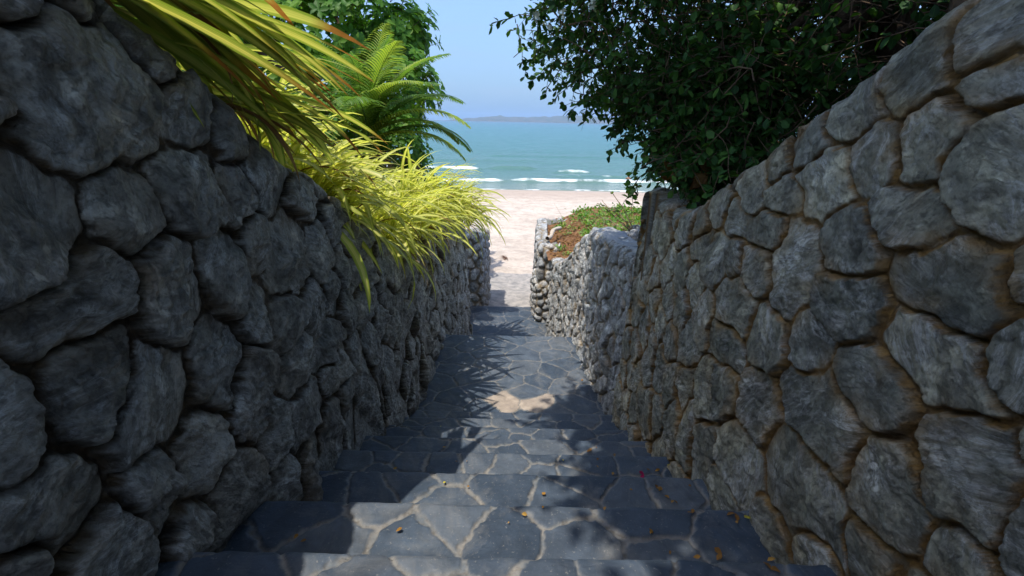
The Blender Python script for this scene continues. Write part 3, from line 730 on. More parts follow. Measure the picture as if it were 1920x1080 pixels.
def sea_build():
    ang = np.linspace(-1.35, 1.35, 420); ang = np.tan(ang * 0.82) / 1.0
    ys = [27.5]
    while ys[-1] < 15500: ys.append(ys[-1] * (1.0 + (0.0022 if ys[-1] < 75 else (0.006 if ys[-1] < 400 else 0.05))))
    ys = np.array(ys); A, Yg = np.meshgrid(ang, ys); X = A * Yg * 0.9; Yv = Yg.copy()
    x, y = X.ravel(), Yv.ravel(); yl = y - 0.05 * x
    foam = np.zeros_like(x); z = np.full_like(x, SEA_Z)

    def breaker(yc, xa, xb, hgt, wid, fo, seed):
        nonlocal foam, z
        c = yc + 0.35 * pn(x * 0.35, x * 0, seed) + 0.5 * pn(x * 0.08, x * 0, seed + 1)
        env = sstep(xa - 1.2, xa + 0.8, x) * (1 - sstep(xb - 0.8, xb + 1.2, x)); d = yl - c
        z = z + env * hgt * np.where(d < 0, np.exp(-(d / (wid * 0.35)) ** 2), np.exp(-(d / (wid * 1.5)) ** 2))
        br = 0.5 + 0.5 * fbm(x * 0.8, y * 0.6, 3, seed + 4)
        foam = np.maximum(foam, env * fo * np.clip(sstep(-0.6, -0.25, d / wid) * (1 - sstep(-0.05, 0.12 + 0.35 * br, d / wid)) * (0.15 + 0.95 * br), 0, 1))
    breaker(34.6, 0.2, 30, 0.20, 0.8, 0.85, 11); breaker(34.2, -9.0, -0.9, 0.20, 0.75, 0.8, 17); breaker(41.2, 3.8, 6.0, 0.24, 0.8, 0.7, 23)
    breaker(42.5, -12.0, -2.9, 0.26, 0.9, 0.75, 29); breaker(44.0, -2.0, 1.6, 0.25, 1.6, 0.0, 31); breaker(38.2, 3.0, 9, 0.12, 1.0, 0.35, 37)
    breaker(52, -20, 2, 0.18, 2.4, 0.0, 41); breaker(60, -3, 30, 0.16, 2.6, 0.0, 43); breaker(36.5, 12, 60, 0.2, 1.0, 0.9, 47); breaker(36.0, -60, -12, 0.2, 1.0, 0.9, 49)
    amp = np.clip((y - 29) / 10, 0, 1) * np.clip(1.5 - y / 900, 0, 1)
    z = z + amp * (0.045 * fbm(x * 0.22, y * 0.55, 3, 51) + 0.020 * fbm(x * 0.9, y * 1.7, 3, 55))
    edge = yl - (30.2 + 0.6 * pn(x * 0.18, x * 0, 61) + 0.25 * pn(x * 0.8, x * 0, 63))
    foam = np.maximum(foam, 0.85 * np.exp(-((edge - 0.12) / 0.13) ** 2) * np.clip(0.5 + fbm(x * 0.5, y * 0.2, 3, 66), 0, 1))
    z = np.where(edge < 0, z - 0.06 - 0.1 * np.minimum(-edge, 2), z)
    V = np.stack([x, y, z], 1); I = np.arange(len(V)).reshape(len(ys), len(ang))
    Fq = np.stack([I[:-1, :-1], I[:-1, 1:], I[1:, 1:], I[1:, :-1]], -1).reshape(-1, 4)
    M = NT("sea_water"); o = M.obj(); sp = M.n("ShaderNodeSeparateXYZ", {0: o})
    lg = M.math('LOGARITHM', M.math('MAXIMUM', sp.outputs[1], 1.0), 10.0)     # deeper water farther out: 30 m to 10 km
    f = M.math('DIVIDE', M.math('SUBTRACT', lg, 1.45), 2.3)
    f = M.math('ADD', f, M.math('MULTIPLY', M.math('SUBTRACT', M.noise(M.mapping(o, (0.006, 0.02, 1)), 1.0, 6, 0.65), 0.5), 0.16))
    col = M.ramp(f, [(0.0, (0.170, 0.200, 0.165)), (0.05, (0.078, 0.155, 0.134)), (0.20, (0.040, 0.132, 0.124)), (0.45, (0.014, 0.112, 0.122)), (0.68, (0.002, 0.085, 0.110)), (1.0, (0.001, 0.038, 0.075))])
    fn = M.ramp(M.noise(M.mapping(o, (1, 2.2, 1)), 2.6, 7, 0.72), [(0.30, 0.0), (0.52, 1.0)])
    fa = M.math('MULTIPLY', M.attr('foam'), M.math('ADD', M.math('MULTIPLY', fn, 0.6), 0.5))
    fa = M.ramp(fa, [(0.20, 0.0), (0.62, 1.0)])
    col = M.mix(fa, col, (0.80, 0.82, 0.82))
    h = M.math('ADD', M.noise(M.mapping(o, (0.7, 2.0, 1)), 1.6, 7, 0.62), M.math('MULTIPLY', M.noise(M.mapping(o, (0.10, 0.34, 1)), 1.0, 6, 0.6), 2.2))
    rough = M.math('ADD', 0.16, M.math('MULTIPLY', fa, 0.6))
    sh = M.bsdf(col, rough, 0.14, M.bump(h, 0.55, 0.30))
    s_ = mesh_obj("sea", V, Fq, M.done(sh), None, {'foam': foam}); tag(s_, kind="structure")


sea_build()


def hills():
    # a long ridge of wooded islands across the bay
    xs = np.linspace(-9000, 9000, 400); ts = np.linspace(0, 1, 26)
    ridge = 95 + 75 * pn(xs / 1500, xs * 0, 3) + 60 * pn(xs / 620, xs * 0, 5) + 22 * pn(xs / 210, xs * 0, 7) + 9 * pn(xs / 90, xs * 0, 8)
    ridge = ridge + 85 * np.exp(-((xs - 1500) / 900) ** 2) + 40 * np.exp(-((xs + 350) / 260) ** 2)
    ridge = np.maximum(ridge, 6) * (sstep(-1900, -900, xs) * 0.85 + 0.15)
    V = []
    for t in ts:
        a = (t - 0.5) * 2
        zz = ridge * np.clip(1 - abs(a) ** 1.3, 0, 1) * (1 + 0.18 * fbm(xs / 240, xs * 0 + t * 9, 3, 12)) - 8
        V.append(np.stack([xs, 12400 + a * 900 + 150 * pn(xs / 700, xs * 0 + t * 3, 9), zz], 1))
    V = np.vstack(V); I = np.arange(len(V)).reshape(len(ts), len(xs))
    Fq = np.stack([I[:-1, :-1], I[:-1, 1:], I[1:, 1:], I[1:, :-1]], -1).reshape(-1, 4)
    M = NT("wooded_hills"); o = M.obj()
    col = M.mix(M.ramp(M.noise(o, 0.006, 7, 0.65), [(0.35, 0.0), (0.65, 1.0)]), (0.035, 0.060, 0.030), (0.11, 0.10, 0.07))
    h = mesh_obj("hills", V, Fq, M.done(M.bsdf(col, 0.9, 0.1))); tag(h, kind="structure")


hills()


def haze_box():
    a, b = (-34000, -70, -8.5), (34000, 17500, 260.0)
    V = [(x, y, z) for z in (a[2], b[2]) for y in (a[1], b[1]) for x in (a[0], b[0])]
    Fq = [(0, 2, 3, 1), (4, 5, 7, 6), (0, 1, 5, 4), (2, 6, 7, 3), (0, 4, 6, 2), (1, 3, 7, 5)]; Fq = np.array(Fq)
    M = NT("sea_haze"); v = M.n("ShaderNodeVolumePrincipled", {'Color': (0.50, 0.70, 1.0, 1), 'Density': HAZE, 'Anisotropy': 0.0}); M.t.links.new(v.outputs[0], M.out.inputs['Volume'])
    o = mesh_obj("haze", V, Fq, M.m, smooth=False); tag(o, kind="stuff")


HAZE = 5.0e-5
if HAZE: haze_box()


def garden_left(x, y):
    zt = left_top(x, np.clip(y, YS, 6.4)) - 0.10
    z = zt + 0.16 * np.clip(-1.0 - x, 0, 4) + 0.05 * fbm(x * 1.7, y * 1.7, 3, 77)
    z = z - 0.45 * np.clip(y - 6.4, 0, 6) * np.where(x > -1.3, 1.0, 0.35)
    return np.where(y > 12, np.maximum(z - (y - 12) * 0.9, -3.8), z)


g1 = grid_sheet("garden_ground", np.concatenate([np.linspace(-16, -2.4, 40), np.linspace(-2.3, -0.96, 30)]), np.linspace(YS, 15, 120), garden_left, MAT_SOIL)
tag(g1, kind="structure")


def garden_right(x, y):
    z = np.interp(y, [-1, 1, 2.1, 2.9, 4.45, 5.2, 6.4, 9.4], [1.1, 0.12, -0.38, -0.75, -1.02, -1.30, -1.62, -1.66])
    z = z + 0.12 * np.clip(x - 1.3, 0, 5) * (1 - sstep(5, 7, y)) + 0.03 * fbm(x * 2.5, y * 2.5, 3, 81)
    return z


g2 = grid_sheet("planted_bank", np.concatenate([np.linspace(0.90, 2.6, 60), np.linspace(2.7, 12, 30)]), np.concatenate([np.linspace(YS, 2.8, 40), np.linspace(2.86, 6.52, 60)]), garden_right, MAT_SOIL)
tag(g2, kind="structure")
g3 = grid_sheet("planter_soil", np.linspace(0.50, 3.2, 90), np.linspace(6.50, 9.5, 100), lambda x, y: -1.83 + 0.27 * sstep(0.75, 1.6, x) + 0.022 * fbm(x * 7, y * 7, 4, 90), MAT_REDSOIL)
tag(g3, kind="structure")
g3.location.z += 0.0

# ------------------------------------------------------------------ plant builders


class Acc:
    """collects strips of quads with uv and per-vertex attributes"""

    def __init__(s): s.V = []; s.F = []; s.UV = []; s.A = {}; s.n = 0

    def add(s, V, Fq, UV=None, **at):
        V = np.asarray(V); s.V.append(V); s.F.append(np.asarray(Fq) + s.n); s.UV.append(UV if UV is not None else np.zeros((len(V), 2)))
        for k, v in at.items(): s.A.setdefault(k, []).append(np.broadcast_to(v, (len(V),)))
        s.n += len(V)

    def build(s, name, mat, parent=None, loc=None):
        if not s.V: return None
        o = mesh_obj(name, np.vstack(s.V), np.vstack(s.F), mat, None, {k: np.concatenate(v) for k, v in s.A.items()}, np.vstack(s.UV), loc=loc)
        if parent is not None:
            o.parent = parent; o.matrix_parent_inverse = Matrix.Translation(-parent.location)
        return o


def tube(acc, pts, radii, sides=6):
    pts = np.asarray(pts, float); n = len(pts)
    T = np.gradient(pts, axis=0); T /= np.linalg.norm(T, axis=1)[:, None] + 1e-9
    ref = np.array([0.13, 0.31, 0.94]) if abs(T[0][2]) < 0.9 else np.array([1.0, 0.1, 0])
    A = np.cross(T, ref); A /= np.linalg.norm(A, axis=1)[:, None] + 1e-9; B = np.cross(T, A)
    th = np.linspace(0, 2 * pi, sides, endpoint=False)
    r = np.broadcast_to(radii, (n,))
    V = (pts[:, None] + r[:, None, None] * (A[:, None] * np.cos(th)[None, :, None] + B[:, None] * np.sin(th)[None, :, None])).reshape(-1, 3)
    I = np.arange(n * sides).reshape(n, sides); J = np.roll(I, -1, 1)
    Fq = np.stack([I[:-1], J[:-1], J[1:], I[1:]], -1).reshape(-1, 4)
    acc.add(V, Fq, None, cell=0.5)


def strap_path(p0, az, el, length, droop, n=11, curl=0.0, r=None):
    """points of an arching leaf: starts at elevation el and bends down"""
    p = np.array(p0, float); out = [p.copy()]; ds = length / n; a = az
    for i in range(n):
        t = (i + 0.5) / n; e = el - droop * (t ** 1.25); a += curl / n
        p = p + ds * np.array([cos(e) * cos(a), cos(e) * sin(a), sin(e)]); out.append(p.copy())
    return np.array(out)


def strap_leaf(acc, P, width, cellv, dry_from, fold=0.35, twist=0.0, torn=0.0):
    n = len(P); T = np.gradient(P, axis=0); T /= np.linalg.norm(T, axis=1)[:, None] + 1e-9
    S = np.cross(T, np.array([0, 0, 1.0])); l = np.linalg.norm(S, axis=1); S = S / (l[:, None] + 1e-9); Nn = np.cross(S, T)
    t = np.linspace(0, 1, n); tw = twist * t
    S2 = S * np.cos(tw)[:, None] + Nn * np.sin(tw)[:, None]; N2 = -S * np.sin(tw)[:, None] + Nn * np.cos(tw)[:, None]
    wv = width * np.minimum(np.power(np.clip(t * 9 + 0.45, 0, 1), 0.6), np.power(np.clip((1 - t) * 2.6, 0.0, 1), 0.75) + 0.02)
    wv = wv * np.where(t > dry_from, 0.75, 1.0)
    f = fold * (1 - 0.5 * t)
    Lf = P + S2 * (wv / 2 * np.cos(f))[:, None] + N2 * (wv / 2 * np.sin(f))[:, None]
    Rt = P - S2 * (wv / 2 * np.cos(f))[:, None] + N2 * (wv / 2 * np.sin(f))[:, None]
    V = np.stack([Lf, P, Rt], 1).reshape(-1, 3); I = np.arange(n * 3).reshape(n, 3)
    Fq = np.stack([I[:-1, :-1], I[:-1, 1:], I[1:, 1:], I[1:, :-1]], -1).reshape(-1, 4)
    UV = np.stack([np.tile([0, 0.5, 1.0], n), np.repeat(t, 3)], 1)
    dry = sstep(dry_from - 0.03, dry_from + 0.05, np.repeat(t, 3))
    acc.add(V, Fq, UV, cell=cellv, dry=dry)


def strap_plant(name, loc, n, L, W, az_mid, az_spread, el, droop, mat, seed, label, group, dead=0.12, dry_p=0.5, el_sd=0.3, spread=0.10, n_seg=11):
    r = np.random.default_rng(seed); root = empty(name, loc); tag(root, label, "strap plant", group)
    A = Acc(); Dd = Acc()
    for i in range(n):
        p0 = np.array(loc) + np.append(r.normal(0, spread, 2), r.uniform(-0.05, 0.06))
        az = az_mid + r.normal(0, az_spread); e = el + r.normal(0, el_sd); l = L * r.uniform(0.7, 1.12)
        if r.uniform() < dead:
            P = strap_path(p0, az, e - 0.3, l * 0.65, droop + 0.6, n_seg, r.normal(0, 0.5)); strap_leaf(Dd, P, W * 0.45, r.uniform(), 0.55, 0.8, r.normal(0, 2.0))
        else:
            P = strap_path(p0, az, e, l, droop * r.uniform(0.75, 1.25), n_seg, r.normal(0, 0.25))
            strap_leaf(A, P, W * r.uniform(0.75, 1.15), r.uniform() ** 1.4, r.uniform(0.74, 0.93) if r.uniform() < dry_p else 1.2, 0.22, r.normal(0, 0.5))
    A.build("leaves", mat, root); Dd.build("dead_leaves", MAT_STRAP_DEAD, root)
    return root


GN = "long strap leaved plants on the near left wall top"
near = [((-0.94, 0.84, 0.31), 24, 0.86, 0.058, 1.24, 0.18, 0.06, 0.70, "big strap plant drooping from the upper left with broad brown tipped leaves"),
        ((-1.05, 1.12, 0.27), 27, 1.00, 0.054, 1.25, 0.22, 0.12, 0.72, "broad strap plant reaching over the wall towards the palm, behind the biggest one"),
        ((-1.25, 1.75, 0.10), 36, 0.70, 0.045, 0.95, 0.40, 0.35, 1.1, "smaller green strap plant between the big brown tipped leaves and the yellow tufts"),
        ((-0.91, 1.40, 0.05), 17, 0.70, 0.048, 1.28, 0.17, 0.0, 0.65, "strap plant lying along the wall edge with many brown tips"),
        ((-0.90, 1.16, 0.20), 15, 0.46, 0.042, 0.95, 0.30, 0.15, 1.35, "small strap plant whose few short blades hang in front of the upper left stones")]
for i, (loc, n, L, W, az, sp, el, dr, lab) in enumerate(near):
    strap_plant("strap_plant", loc, n, L, W, az, sp, el, dr, MAT_STRAP, 300 + i, lab, GN, dead=0.08, dry_p=0.75, el_sd=0.16, spread=0.08)
GF = "yellow strap leaved plants spilling over the far left wall"
far = [((-1.05, 2.45, -0.52), 0.56, "yellow tuft on the wall edge just past the brown tipped leaves"),
       ((-1.60, 2.75, -0.32), 0.66, "tall pale yellow tuft behind the green strap plant"),
       ((-1.25, 2.30, -0.36), 0.58, "green yellow tuft nearest to the big brown tipped leaves"),
       ((-1.75, 3.40, -0.45), 0.66, "yellow tuft under the dead grey palm fronds"),
       ((-1.12, 2.75, -0.68), 0.62, "leftmost yellow green tuft behind the sloping wall top"),
       ((-1.50, 3.05, -0.62), 0.60, "yellow tuft set back from the wall behind the leftmost one"),
       ((-1.00, 3.35, -0.92), 0.60, "yellow tuft on the wall top above the dry hanging roots"),
       ((-1.45, 3.75, -0.80), 0.62, "tall yellow tuft in front of the palm base"),
       ((-0.96, 3.95, -0.98), 0.62, "yellow tuft in the middle of the row with leaves arching over the stones"),
       ((-1.35, 4.45, -0.85), 0.64, "upright yellow tuft below the right side of the palm"),
       ((-0.92, 4.60, -0.98), 0.66, "dense yellow tuft hanging over the wall above the landing"),
       ((-1.15, 5.15, -0.92), 0.66, "bright yellow tuft whose leaves cross the sea line"),
       ((-0.82, 5.35, -1.05), 0.66, "long yellow tuft reaching over the path towards the sand"),
       ((-0.74, 5.95, -1.25), 0.62, "rightmost yellow tuft with short tips against the sand"),
       ((-1.20, 5.90, -1.10), 0.60, "yellow tuft behind the rightmost ones, farthest from the wall edge")]
for i, (loc, L, lab) in enumerate(far):
    strap_plant("strap_plant", (loc[0], loc[1], loc[2] + 0.06), 85, L * 1.12, 0.034, 0.05, 1.0, 0.98, 1.75, MAT_STRAP_FAR, 340 + i, lab, GF, dead=0.10, dry_p=0.25, el_sd=0.38, spread=0.10, n_seg=9)

# dry hanging roots over the wall
ro = empty("dry_roots", (-0.78, 3.45, -1.0)); tag(ro, "thin dry pale roots and stalks hanging over the dark wall below the yellow plants", "roots")
A = Acc(); r = np.random.default_rng(5)
for i in range(16):
    p = np.array([-0.80, 3.35 + r.uniform(-0.15, 0.3), -0.95]); az = r.normal(0.25, 0.7)
    P = strap_path(p, az, r.uniform(-0.2, 0.5), r.uniform(0.2, 0.5), r.uniform(1.6, 2.2), 9, r.normal(0, 0.8)); P += r.normal(0, 0.004, P.shape)
    tube(A, P, np.linspace(0.003, 0.0012, len(P)), 4)
A.build("root_strands", MAT_DRYTWIG, ro)

# ------------------------------------------------------------------ palm


def frond(acc, P, nl, Lm, W, cellv, droop, r, dry=0.0):
    n = len(P); t = np.linspace(0, 1, n)
    T = np.gradient(P, axis=0); T /= np.linalg.norm(T, axis=1)[:, None]
    for i in range(nl):
        q = 0.14 + 0.86 * (i + 0.5) / nl; p = np.array([np.interp(q, t, P[:, k]) for k in range(3)]); tg = np.array([np.interp(q, t, T[:, k]) for k in range(3)])
        sd = np.cross(tg, [0, 0, 1.0]); sd /= np.linalg.norm(sd) + 1e-9; up = np.cross(sd, tg)
        ll = Lm * (sin(pi * min(1, 0.18 + q * 0.80)) ** 0.7) * r.uniform(0.88, 1.08)
        for s in (-1, 1):
            d = sd * s * 0.80 + tg * (0.55 + 0.4 * q) + up * 0.28; d /= np.linalg.norm(d)
            pts = [p.copy()]; c = p.copy(); dd = d.copy()
            for k in range(5):
                c = c + dd * ll / 5; dd = dd + np.array([0, 0, -droop * 0.22]); dd /= np.linalg.norm(dd); pts.append(c.copy())
            strap_leaf(acc, np.array(pts), W, cellv * 0.6 + r.uniform() * 0.4, 0.9 if r.uniform() < dry else 1.2, 0.25, r.normal(0, 0.3))


def palm(loc):
    r = np.random.default_rng(77); root = empty("palm_tree", loc); tag(root, "feathery green palm with arching fronds between the broadleaf tree and yellow plants", "palm tree")
    A = Acc()
    for k in range(4):
        o = np.array([r.normal(0, 0.10), r.normal(0, 0.10), 0]); P = np.array(loc) + o + np.outer(np.linspace(0, 1, 9), [r.normal(0, 0.08), r.normal(0, 0.08), 0.62]) + np.array([0, 0, -0.25])
        tube(A, P, np.linspace(0.045, 0.03, 9), 8)
    A.build("trunk", MAT_BARK, root)
    specs = [(0.25, 1.25, 1.55, 1.3), (1.45, 1.42, 1.6, 0.8), (0.0, 1.0, 1.5, 1.7), (0.75, 1.0, 1.45, 1.6), (-0.3, 0.8, 1.5, 1.75), (2.0, 1.2, 1.5, 1.0), (2.8, 0.9, 1.4, 1.5), (-0.8, 1.1, 1.35, 1.5),
             (-1.3, 0.95, 1.3, 1.6), (3.6, 1.0, 1.3, 1.6), (-0.1, 0.45, 1.4, 1.6), (0.4, 0.55, 1.5, 1.7), (1.2, 1.3, 1.4, 1.2), (-0.5, 1.35, 1.4, 1.2), (1.0, 1.45, 1.35, 0.7), (2.4, 1.4, 1.4, 0.8), (0.55, 1.3, 1.5, 1.3), (-0.2, 1.15, 1.35, 1.6), (-1.0, 1.3, 1.2, 1.1), (0.1, 0.7, 1.45, 1.9)]
    for i, (az, el, L, dr) in enumerate(specs):
        p0 = np.array(loc) + np.array([r.normal(0, 0.06), r.normal(0, 0.06), 0.42]); P = strap_path(p0, az, el + 0.08, L * 1.15, dr * 0.88, 22, r.normal(0, 0.3))
        F_ = Acc(); tube(F_, P, np.linspace(0.011, 0.003, len(P)), 5)
        F_.A['dry'] = [np.zeros(len(F_.V[0]))]
        frond(F_, P, 38, 0.42, 0.028, r.uniform(0, 0.6), 1.1, r, 0.15)
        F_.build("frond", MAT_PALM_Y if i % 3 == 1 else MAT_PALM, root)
    for i in range(7):
        az = [3.3, 2.7, -2.2, 0.3, -0.5, 3.8, -1.4][i]
        p0 = np.array(loc) + np.array([0, 0, 0.30]); P = strap_path(p0, az, 0.75 - 0.12 * i, 1.15, 2.1, 18, r.normal(0, 0.4))
        F_ = Acc(); tube(F_, P, np.linspace(0.009, 0.003, len(P)), 5); F_.A['dry'] = [np.zeros(len(F_.V[0]))]
        frond(F_, P, 34, 0.26, 0.012, r.uniform(0, 1), 2.4, r, 0.0)
        o = F_.build("dead_frond", MAT_PALM_DEAD, root); o['label'] = "dry grey brown hanging frond"


palm((-2.10, 7.0, -0.80))

# ------------------------------------------------------------------ broadleaf trees


def leaf_quad(acc, p, d, nrm, L, W, cellv, bend=0.2):
    """one leaf blade: five cross rows folded along the rib"""
    d = d / (np.linalg.norm(d) + 1e-9); s = np.cross(d, nrm); s /= np.linalg.norm(s) + 1e-9; u = np.cross(s, d)
    ts = np.array([0.0, 0.35, 0.72, 1.0]); ws = np.array([0.10, 0.85, 1.0, 0.08]) * W / 2
    c = p + np.outer(ts * L, d) - np.outer((ts ** 2) * L * bend, u)
    Lf = c + np.outer(ws, s) + np.outer(ws * 0.30, u); Rt = c - np.outer(ws, s) + np.outer(ws * 0.30, u)
    V = np.stack([Lf, c, Rt], 1).reshape(-1, 3); I = np.arange(12).reshape(4, 3)
    Fq = np.stack([I[:-1, :-1], I[:-1, 1:], I[1:, 1:], I[1:, :-1]], -1).reshape(-1, 4)
    acc.add(V, Fq, np.stack([np.tile([0, 0.5, 1.0], 4), np.repeat(ts, 3)], 1), cell=cellv)


def limb_path(a, b, r, sag=0.12, n=10):
    a = np.array(a, float); b = np.array(b, float); t = np.linspace(0, 1, n)[:, None]; L = np.linalg.norm(b - a)
    P = a + (b - a) * t + np.array([0, 0, 1.0]) * np.sin(pi * t) * L * sag
    ph = r.uniform(0, 6, 3); P += 0.05 * L * np.sin(t * np.array([5.0, 6.3, 4.1]) + ph) * np.sin(pi * t)
    return P


def ell_points(r, n, c, rad, inner=0.55):
    v = r.normal(size=(n, 3)); v /= np.linalg.norm(v, axis=1)[:, None]
    rr = (inner ** 3 + (1 - inner ** 3) * r.uniform(size=n)) ** (1 / 3)
    return np.array(c) + v * rr[:, None] * np.array(rad), v


# --- left broadleaf tree
def left_tree():
    r = np.random.default_rng(91); base = np.array([-3.2, 10.6, -1.6]); root = empty("broadleaf_tree", tuple(base))
    tag(root, "large leafy green tree behind the palm on the left", "tree")
    ells = [((-3.25, 10.2, 1.6), (1.60, 1.5, 1.15)), ((-2.35, 9.6, 0.55), (0.95, 1.0, 0.9)), ((-4.6, 10.0, 1.0), (1.8, 1.5, 1.8)), ((-4.1, 10.6, 3.0), (1.9, 1.6, 1.1)), ((-4.0, 9.0, 0.3), (1.6, 1.0, 0.9)),
            ((-6.3, 9.5, 1.8), (1.7, 1.7, 2.0)), ((-2.35, 10.4, 1.55), (0.75, 0.9, 0.6)), ((-3.9, 5.6, 1.1), (1.0, 1.2, 1.3))]
    B = Acc(); tube(B, limb_path(base, base + [0.1, 0, 1.6], r, 0, 10), np.linspace(0.16, 0.11, 10), 10); B.build("trunk", MAT_BARK, root)
    for c, rad in ells:
        B = Acc(); tube(B, limb_path(base + [0.1, 0, 1.4], c, r, 0.05, 12), np.linspace(0.09, 0.03, 12), 8); B.build("limb", MAT_BARK, root)
    A = Acc(); Tw = Acc()
    for (c, rad), n in zip(ells, (330, 190, 300, 230, 190, 240, 120, 250)):
        pts, vs = ell_points(r, n, c, rad, 0.62)
        lump = 1 + 0.16 * np.array([pn(p[0] * 1.3 + p[2], p[1] * 1.3 + p[2] * 0.7, 4) for p in pts]) * 2
        pts = np.array(c) + (pts - np.array(c)) * lump[:, None]
        for p, v in zip(pts, vs):
            ax = v + np.array([0, -0.15, 0.55]); ax /= np.linalg.norm(ax); a0 = np.cross(ax, [0.3, 0.5, 0.8]); a0 /= np.linalg.norm(a0); b0 = np.cross(ax, a0)
            tube(Tw, [p - ax * 0.22 + r.normal(0, 0.02, 3), p - ax * 0.1, p], [0.007, 0.006, 0.004], 4)
            k = r.integers(6, 10); tone = np.clip(r.normal(0.45, 0.25), 0, 1)
            for j in range(k):
                th = 2 * pi * j / k + r.uniform(-0.3, 0.3); d = (a0 * cos(th) + b0 * sin(th)) * 0.95 + ax * r.uniform(-0.05, 0.45)
                leaf_quad(A, p + ax * r.uniform(-0.04, 0.03), d, ax + r.normal(0, 0.2, 3), r.uniform(0.13, 0.21), r.uniform(0.070, 0.105), np.clip(tone + r.normal(0, 0.15), 0, 1), r.uniform(0.05, 0.35))
    A.build("crown", MAT_LEAF_L, root); Tw.build("twigs", MAT_TWIG, root)
    Dd = Acc()
    for i in range(420):
        p = np.array([r.uniform(-4.6, -2.5), r.uniform(8.6, 9.2), r.uniform(-0.9, 0.2)]); leaf_quad(Dd, p, r.normal(0, 1, 3) + [0, 0, -0.8], r.normal(0, 1, 3), r.uniform(0.08, 0.16), 0.05, r.uniform(), 0.3)
    Dd.build("withered_leaves", MAT_LEAF_DEAD, root)


left_tree()


def shrub(name, base, ells, seed, label):
    r = np.random.default_rng(seed); root = empty(name, base); tag(root, label, "shrub"); A = Acc(); Tw = Acc()
    for c, rad, n in ells:
        tube(Tw, limb_path(base, c, r, 0.05, 9), np.linspace(0.03, 0.012, 9), 6)
        pts, vs = ell_points(r, n, c, rad, 0.5)
        for p, v in zip(pts, vs):
            ax = v + np.array([0, -0.15, 0.55]); ax /= np.linalg.norm(ax); a0 = np.cross(ax, [0.3, 0.5, 0.8]); a0 /= np.linalg.norm(a0); b0 = np.cross(ax, a0)
            tube(Tw, [p - ax * 0.16, p - ax * 0.08, p], [0.005, 0.004, 0.003], 4); k = r.integers(6, 9)
            for j in range(k):
                th = 2 * pi * j / k + r.uniform(-0.3, 0.3); d = (a0 * cos(th) + b0 * sin(th)) * 0.95 + ax * r.uniform(-0.05, 0.5)
                leaf_quad(A, p + ax * r.uniform(-0.04, 0.03), d, ax + r.normal(0, 0.25, 3), r.uniform(0.09, 0.15), r.uniform(0.045, 0.07), r.uniform(), r.uniform(0.05, 0.35))
    A.build("foliage", MAT_LEAF_L, root); Tw.build("stems", MAT_TWIG, root)


shrub("shrub", (-2.3, 8.6, -1.6), [((-2.05, 8.6, -0.45), (0.60, 0.6, 0.62), 170), ((-2.7, 8.4, -0.2), (0.8, 0.6, 0.8), 190), ((-1.85, 8.9, -1.0), (0.45, 0.5, 0.45), 90)], 611, "dark green shrub filling the gap behind the palm fronds")


